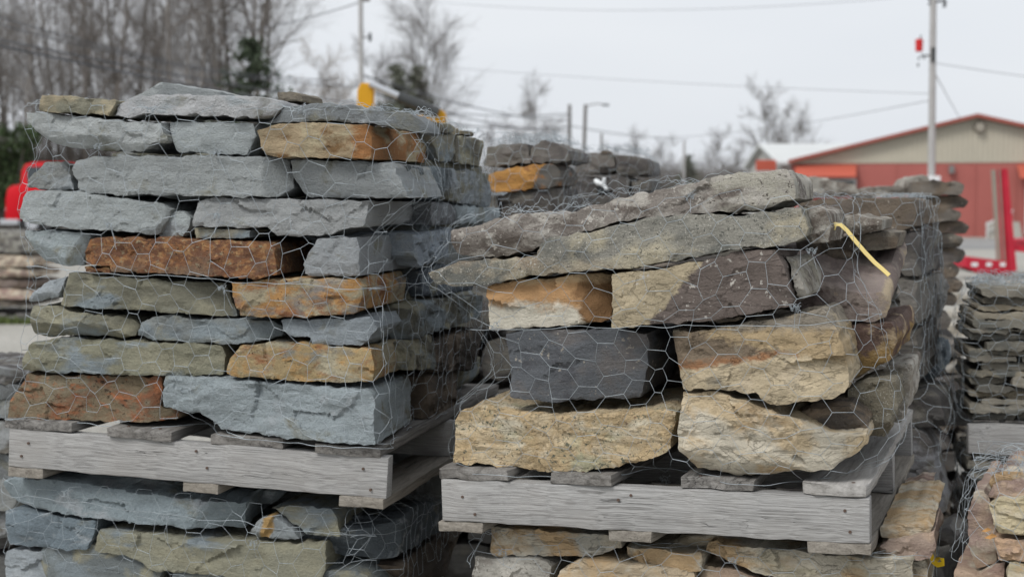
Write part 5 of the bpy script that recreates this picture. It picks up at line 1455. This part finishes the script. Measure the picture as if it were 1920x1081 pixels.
def window(x0, x1, y0, y1, mull=1, nm='window'):
    f = MB(); t_ = 0.07
    X0, X1, Z0, Z1 = bx(x0), bx(x1), bz(y1), bz(y0)
    f.box(X0, X1, DB - 0.06, DB + 0.0, Z0, Z0 + t_).box(X0, X1, DB - 0.06, DB, Z1 - t_, Z1)
    for k in range(mull + 2):
        x = X0 + (X1 - X0 - t_) * k / (mull + 1)
        f.box(x, x + t_, DB - 0.063, DB, Z0 + t_, Z1 - t_)
    o = f.build(nm, M_FRAME, be)
    for k in range(mull + 1):
        a = X0 + (X1 - X0 - t_) * k / (mull + 1) + t_
        b = X0 + (X1 - X0 - t_) * (k + 1) / (mull + 1)
        p_ = MB().box(a, b, DB - 0.03, DB - 0.008, Z0 + t_, Z1 - t_).build('pane', M_GLASS)
        p_.parent = o
    return o
window(1535, 1600, 336, 360, 1)
window(1896, 1960, 338, 436, 1, 'glass_door')
st_ = MB()
for k in range(4): st_.box(bx(1826), bx(1880), DB - 1.6 - 0.3 * (3 - k), DB - 1.3 - 0.3 * (3 - k) + (0.3 if k == 3 else 0), 0, 0.16 * (k + 1))
st_.build('steps', plain('concrete', C(168, 164, 156), 0.9), be)
rl = MB()
rl.tube((bx(1820), DB - 2.6, bz(417)), (bx(1868), DB - 1.5, bz(393)), 0.035)
rl.tube((bx(1822), DB - 2.6, bz(417)), (bx(1822), DB - 2.6, 0.0), 0.03).tube((bx(1866), DB - 1.5, bz(394)), (bx(1866), DB - 1.5, 0.3), 0.03)
rl.tube((bx(1820), DB - 2.6, bz(430)), (bx(1868), DB - 1.5, bz(410)), 0.025)
rl.build('railing', M_FRAME, be)
# white roofed shed behind, left
D2 = 72.0
b2x = lambda x: (x - 960) / FPX * D2
b2z = lambda y: P(960, y, D2).z
wb = empty('white_shed', Matrix.Identity(4), 'white roofed shed behind the left end of the red building', 'building')
MB().prism([(D2, 0), (D2 + 10, 0), (D2 + 10, b2z(309)), (D2 + 5, b2z(269)), (D2, b2z(309))], 'x', b2x(1462), b2x(1640)).build('wall', plain('pale_wall', C(208, 206, 200, .8), 0.7), wb)
MB().prism([(D2 - 0.4, b2z(309)), (D2 + 5, b2z(268)), (D2 + 10, b2z(309)), (D2 + 10, b2z(309) + .15), (D2 + 5, b2z(268) + .15), (D2 - 0.4, b2z(309) + .15)][::-1], 'x', b2x(1452), b2x(1650)).build('roof', M_WROOF, wb)
# red sign
sg = empty('red_sign', Matrix.Identity(4), 'plain orange red panel sign left of the white shed', 'sign')
D3 = 66.0
a, b = P(1418, 320, D3), P(1456, 300, D3)
MB().box(a.x, b.x, D3, D3 + 0.2, a.z, b.z).build('panel', M_AWN, sg, bevel=0.02)
for x in (a.x + .15, b.x - .25): MB().box(x, x + .1, D3 + .05, D3 + .15, 0, a.z).build('post', M_FRAME, sg)

# ------------------------------------------------------------------ poles and wires
M_POLE = plain('weathered_pole', C(186, 184, 182, .8), 0.85, 0.1, 2.0)
M_POLEB = plain('brown_pole', C(132, 128, 124, .8), 0.85, 0.1, 2.0)
M_DARK = plain('dark_fitting', C(64, 66, 66), 0.5)
M_REDC = plain('red_transformer_paint', lin(196, 40, 40), 0.5)
def pole(x, D, ytop, r, label, mat, lean=0.0):
    t = P(x, ytop, D)
    e = empty('utility_pole', Matrix.Translation((t.x, D, 0)), label, 'pole')
    MB().tube((lean, 0, 0), (0, 0, t.z), r * 1.25, r, 10).build('shaft', mat, e, smooth=True)
    return e, t.z
e, z = pole(676, 46, -30, 0.075, 'grey utility pole rising behind the left stack', M_POLE)
MB().box(-.05, .3, -.06, .06, P(0, 3, 46).z, P(0, -2, 46).z + .06).build('crossarm', M_POLEB, e)
MB().tube((.3, 0, P(0, 78, 46).z), (.3, 0, P(0, 62, 46).z), 0.05, 0.05).box(0.0, .3, -.02, .02, P(0, 71, 46).z, P(0, 70, 46).z + .02).build('bracket', M_DARK, e)
e, z = pole(1750, 30, -24, 0.068, 'pale utility pole with a red can in front of the red building', M_POLE, lean=0.06)
z_ = lambda y: P(0, y, 30).z
MB().tube((-.28, 0, z_(97)), (-.28, 0, z_(74)), 0.075, 0.085, 14).build('transformer', M_REDC, e, smooth=True, bevel=0.01)
MB().tube((-.26, 0, z_(74)), (-.24, 0, z_(66)), 0.02, 0.012, 8).build('bushing', M_DARK, e)
MB().box(-.24, -.05, -.02, .02, z_(106), z_(103)).tube((-.28, 0, z_(112)), (-.28, 0, z_(107)), .02).tube((-.17, 0, z_(111)), (-.17, 0, z_(106)), .02).tube((-.3, 0, z_(125)), (-.29, 0, z_(119)), .02).build('insulator_arm', M_DARK, e)
MB().box(-.04, .04, -.1, -.07, z_(117), z_(90)).build('cable_guard', M_DARK, e)
MB().tube((-.1, 0, z_(8)), (.26, 0, z_(0)), .025).tube((.24, 0, z_(14)), (.26, 0, z_(2)), .035).tube((-.02, 0, z_(4)), (-.12, 0, z_(-6)), .03).build('top_fitting', M_DARK, e)
MB().box(-.1, .16, -.26, -.08, z_(352), z_(330)).build('meter_box', M_WHITE, e, bevel=0.01)
pole(1068, 105, 196, 0.13, 'distant pole left of the street lamp', M_POLEB)
e, z = pole(1098, 95, 196, 0.12, 'distant street lamp pole with a curved arm', M_POLEB, lean=-0.25)
MB().tube((0, 0, z - .1), (.7, 0, z + .05), .04).tube((.7, 0, z + .05), (1.25, 0, z + .02), .035).build('lamp_arm', M_POLEB, e)
MB().box(1.15, 1.6, -.12, .12, z - .1, z + .02).build('lamp_head', M_DARK, e)
pole(1283, 70, 264, 0.06, 'thin pale pole beside the small green conifer', M_POLE)
pole(1128, 110, 250, 0.09, 'short dark distant pole right of the street lamp', M_POLEB)
M_WIREB = plain('power_line', C(150, 152, 156), 0.7)
M_CABLE = plain('dark_cable', C(84, 86, 90), 0.7)
def line(a, b, sag, r, label, group='overhead lines'):
    n = 28
    pts = [a.lerp(b, i / n) - Vector((0, 0, 4 * sag * (i / n) * (1 - i / n))) for i in range(n + 1)]
    m = tube_mesh('power_line', [(pts[i], pts[i + 1], r, r) for i in range(n)], 5, M_CABLE if r >= 0.02 else M_WIREB)
    return tag(obj('power_line', m), label, 'cable', group)
line(P(-60, 14, 40), P(620, 150, 64), 0.5, 0.022, 'overhead line, uppermost of those crossing the wood')
line(P(-60, 30, 40), P(700, 162, 66), 0.5, 0.022, 'overhead line, second of those crossing the wood')
line(P(-60, 62, 40), P(1068, 214, 105), 0.9, 0.03, 'thick overhead cable, third of those crossing the wood')
line(P(-60, 72, 40), P(1068, 238, 105), 0.9, 0.04, 'thick overhead cable, lowest of those crossing the wood')
line(P(676, 140, 46), P(1068, 226, 105), 0.4, 0.03, 'overhead line falling from the grey pole to the distant pole')
line(P(676, 168, 46), P(1068, 246, 105), 0.4, 0.03, 'lower overhead line falling from the grey pole to the distant pole')
line(P(676, 4, 46), P(420, 60, 70), 0.2, 0.02, 'thin overhead line from the grey pole top down to the wood')
line(P(676, -14, 46), P(1750, -10, 30), 0.45, 0.007, 'thin overhead line sagging across the top of the sky')
line(P(676, 112, 46), P(1746, 176, 30), 0.12, 0.007, 'overhead line crossing the sky to the pale pole, upper one')
line(P(1068, 232, 105), P(1746, 188, 30), 0.9, 0.010, 'overhead line rising from the distant pole to the pale pole')
line(P(1752, 118, 30), P(2050, 158, 34), 0.03, 0.008, 'overhead line running right from the pale pole')
line(P(1752, 136, 30), P(1800, 222, 57.5), 0.02, 0.012, 'service cable dropping from the pale pole to the gable')
line(P(1068, 236, 105), P(1290, 262, 160), 0.2, 0.03, 'faint overhead line running on beyond the distant pole')

# ------------------------------------------------------------------ vehicles and machines
M_RED = plain('red_vehicle_paint', lin(206, 16, 32), 0.5, 0.06, 1.0, 0.0, 0.25)
M_TYRE = plain('black_rubber', C(44, 44, 46), 0.8)
M_CHROME = plain('bright_metal', C(200, 202, 206), 0.3, 0.05, 1.0, 0.6)
def wheel(parent, x, y, z, r, wd, mat2=None):
    t = MB().tube((x, y - wd / 2, z), (x, y + wd / 2, z), r, r, 22).build('wheel', M_TYRE, parent, bevel=r * 0.08)
    MB().tube((x, y - wd / 2 - .01, z), (x, y - wd / 2 + .02, z), r * .55, r * .58, 16).build('rim', mat2 or M_CHROME, t)
# red lorry facing left
DT = 60.0
tx = lambda x: (x - 960) / FPX * DT
tz = lambda y: P(0, y, DT).z
te = empty('red_lorry', Matrix.Translation((tx(10), DT, 0)), 'red lorry facing left behind the left stack', 'lorry')
hood = [(0.0, 0.62), (0.05, tz(372)), (0.14, tz(354)), (0.32, tz(348)), (0.72, tz(346)), (0.76, tz(322)), (0.92, tz(308)), (1.3, tz(304)), (2.6, tz(304)), (2.65, 0.9), (1.62, 0.9), (1.5, 1.25), (1.15, 1.4), (0.82, 1.25), (0.7, 0.62)]
MB().prism(hood, 'y', 0, 2.3).build('body', M_RED, te, bevel=0.05, smooth=True, seg=2)
MB().box(1.0, 1.7, -0.02, 0.0, tz(340), tz(312)).build('side_window', M_GLASS, te)
MB().box(-0.22, 0.6, -.05, 2.35, 0.42, 0.66).build('bumper', M_CHROME, te, bevel=0.03)
MB().tube((0.05, .3, 1.05), (-.04, .3, 1.05), .13, .12, 14).build('headlight', M_CHROME, te)
MB().tube((0.05, 2.0, 1.05), (-.04, 2.0, 1.05), .13, .12, 14).build('headlight', M_CHROME, te)
MB().box(2.66, 7.5, 0.05, 2.25, 1.0, 1.2).box(2.8, 7.5, 0.0, 2.3, 1.2, 2.2).build('dump_bed', M_RED, te, bevel=0.03)
for x in (1.15, 4.8, 6.0): wheel(te, x, 0.2, 0.5, 0.5, 0.3)
for x in (1.15, 4.8, 6.0): wheel(te, x, 2.1, 0.5, 0.5, 0.3)
# red trailer with its ramp up
DR = 27.0
rx = lambda x: (x - 960) / FPX * DR
rz_ = lambda y: P(0, y, DR).z
re_ = empty('red_trailer', Matrix.Translation((rx(1900), DR, 0)), 'red low trailer with its ramp folded up, at the right edge', 'trailer')
o0 = rx(1900)
M_REDTR = plain('trailer_red_paint', lin(182, 40, 58), 0.6, 0.15, 2.0, 0.0, 0.25)
MB().prism([(rx(1808) - o0, rz_(500)), (rx(1836) - o0, rz_(512)), (rx(1900) - o0, rz_(515)), (rx(1904) - o0, rz_(492)), (rx(1812) - o0, rz_(480))], 'y', 0, 0.7).build('ramp_foot', M_REDTR, re_, bevel=0.01)
MB().prism([(rx(1815) - o0, rz_(506)), (rx(1860) - o0, rz_(517)), (rx(1895) - o0, rz_(517)), (rx(1895) - o0, rz_(512)), (rx(1836) - o0, rz_(510))], 'y', 0.1, 0.6).build('underframe', M_DARK, re_)
for xa, xb in ((1822, 1834), (1850, 1860), (1876, 1886)):
    MB().box(rx(xa) - o0, rx(xb) - o0, -0.012, -0.003, rz_(499), rz_(492)).build('reflector', M_WHITE, re_)
def raked(xa, xb, xc, xd, yt, yb, y0, y1, nm, mat):
    MB().prism([(rx(xa) - o0, rz_(yt)), (rx(xc) - o0, rz_(yb)), (rx(xd) - o0, rz_(yb)), (rx(xb) - o0, rz_(yt))], 'y', y0, y1).build(nm, mat, re_)
raked(1875, 1884, 1893, 1906, 316, 508, -0.06, 0.0, 'ramp_rail', M_REDTR)
raked(1877, 1883, 1895, 1904, 318, 508, 0.24, 0.28, 'ramp_rail', M_REDTR)
M_PLK = plain('ramp_plank', C(150, 138, 124), 0.8)
for k in range(4):
    raked(1862 + k * 4, 1865.4 + k * 4, 1876 + k * 4, 1879.4 + k * 4, 318, 490, 0.03, 0.22, 'ramp_plank', M_PLK if k % 2 == 0 else M_REDTR)
MB().box(rx(1945) - o0, rx(1945) - o0 + 4.0, 0, 2.2, 0.55, 0.75).build('deck', M_REDTR, re_, bevel=0.01)
MB().prism([(rx(1902) - o0, rz_(470)), (rx(1990) - o0, rz_(482)), (rx(1990) - o0, rz_(474)), (rx(1902) - o0, rz_(458))], 'y', 0, 0.08).build('ramp_strut', M_REDTR, re_)
for x in (1.75, 2.5): wheel(re_, x, 0.15, 0.33, 0.33, 0.22); wheel(re_, x, 0.6, 0.33, 0.33, 0.22)
# yellow loader behind the left stack
DY = 13.0
M_YELM = plain('machine_yellow', lin(206, 150, 22), 0.5, 0.1, 2.0)
yo = P(750, 300, DY)
ye = empty('yellow_loader', Matrix.Translation((yo.x, DY, 0)), 'yellow loader arm with a hydraulic ram above the left stack', 'loader')
yx = lambda x: (x - 960) / FPX * DY - yo.x
yz_ = lambda y: P(0, y, DY).z
MB().prism([(yx(672), yz_(232)), (yx(700), yz_(232)), (yx(703), yz_(166)), (yx(697), yz_(157)), (yx(680), yz_(156)), (yx(673), yz_(170))], 'y', -0.05, 0.1).build('lift_bracket', M_YELM, ye, bevel=0.008)
MB().tube((yx(697), -0.08, yz_(158)), (yx(752), -0.08, yz_(182)), 0.032, n=12).build('ram_rod', M_CHROME, ye, smooth=True)
MB().tube((yx(750), -0.08, yz_(181)), (yx(824), -0.08, yz_(213)), 0.05, n=14).build('ram_barrel', M_DARK, ye, smooth=True)
MB().prism([(yx(812), yz_(232)), (yx(838), yz_(232)), (yx(836), yz_(212)), (yx(826), yz_(204)), (yx(812), yz_(210))], 'y', -0.08, 0.1).build('ram_mount', M_YELM, ye, bevel=0.006)
MB().prism([(yx(676), yz_(260)), (yx(680), yz_(228)), (yx(790), yz_(214)), (yx(834), yz_(230)), (yx(838), yz_(256))][::1], 'y', 0.12, 0.26).build('boom', M_YELM, ye, bevel=0.01)
MB().box(yx(640), yx(860), 0.1, 1.5, 0.45, 1.45).box(yx(690), yx(820), 0.15, 0.4, 1.4, yz_(240)).build('chassis', M_YELM, ye, bevel=0.03)
for x in (yx(672), yx(830)): wheel(ye, x, 0.05, 0.4, 0.4, 0.25, M_YELM); wheel(ye, x, 1.5, 0.4, 0.4, 0.25, M_YELM)
# parked cars, far off
def car(x, D, col, label, van=False):
    e = empty('parked_car', Matrix.Translation(((x - 960) / FPX * D, D, 0)), label, 'car')
    mt = plain('car_paint', col, 0.3, 0.03, 1.0, 0.1, 0.5)
    top = 2.0 if van else 1.5
    prof = [(-2.2, .35), (2.2, .35), (2.25, .75), (2.1, .95), (1.2, 1.02), (.6, top - .04), (.2, top), (-1.4, top), (-2.05, top - .25 if van else 1.05), (-2.25, .9)]
    MB().prism(prof, 'y', -0.85, 0.85).build('body', mt, e, bevel=0.06, smooth=True, seg=2)
    MB().prism([(-1.3, 1.05), (.95, 1.05), (.5, top - .12), (-1.2, top - .12)], 'y', -0.865, -0.84).build('side_window', M_GLASS, e)
    MB().prism([(.62, top - .06), (1.18, 1.05), (1.2, 1.06), (.64, top - .04)], 'y', -.7, .7).build('windscreen', M_GLASS, e)
    for q in (-1.35, 1.4): wheel(e, q, -0.75, .33, .33, .22); wheel(e, q, .75, .33, .33, .22)
car(1254, 82, C(226, 228, 230), 'white van far off beyond the dark stack', True)
car(1246, 70, C(120, 150, 190), 'blue car far off, just in front of the white van')
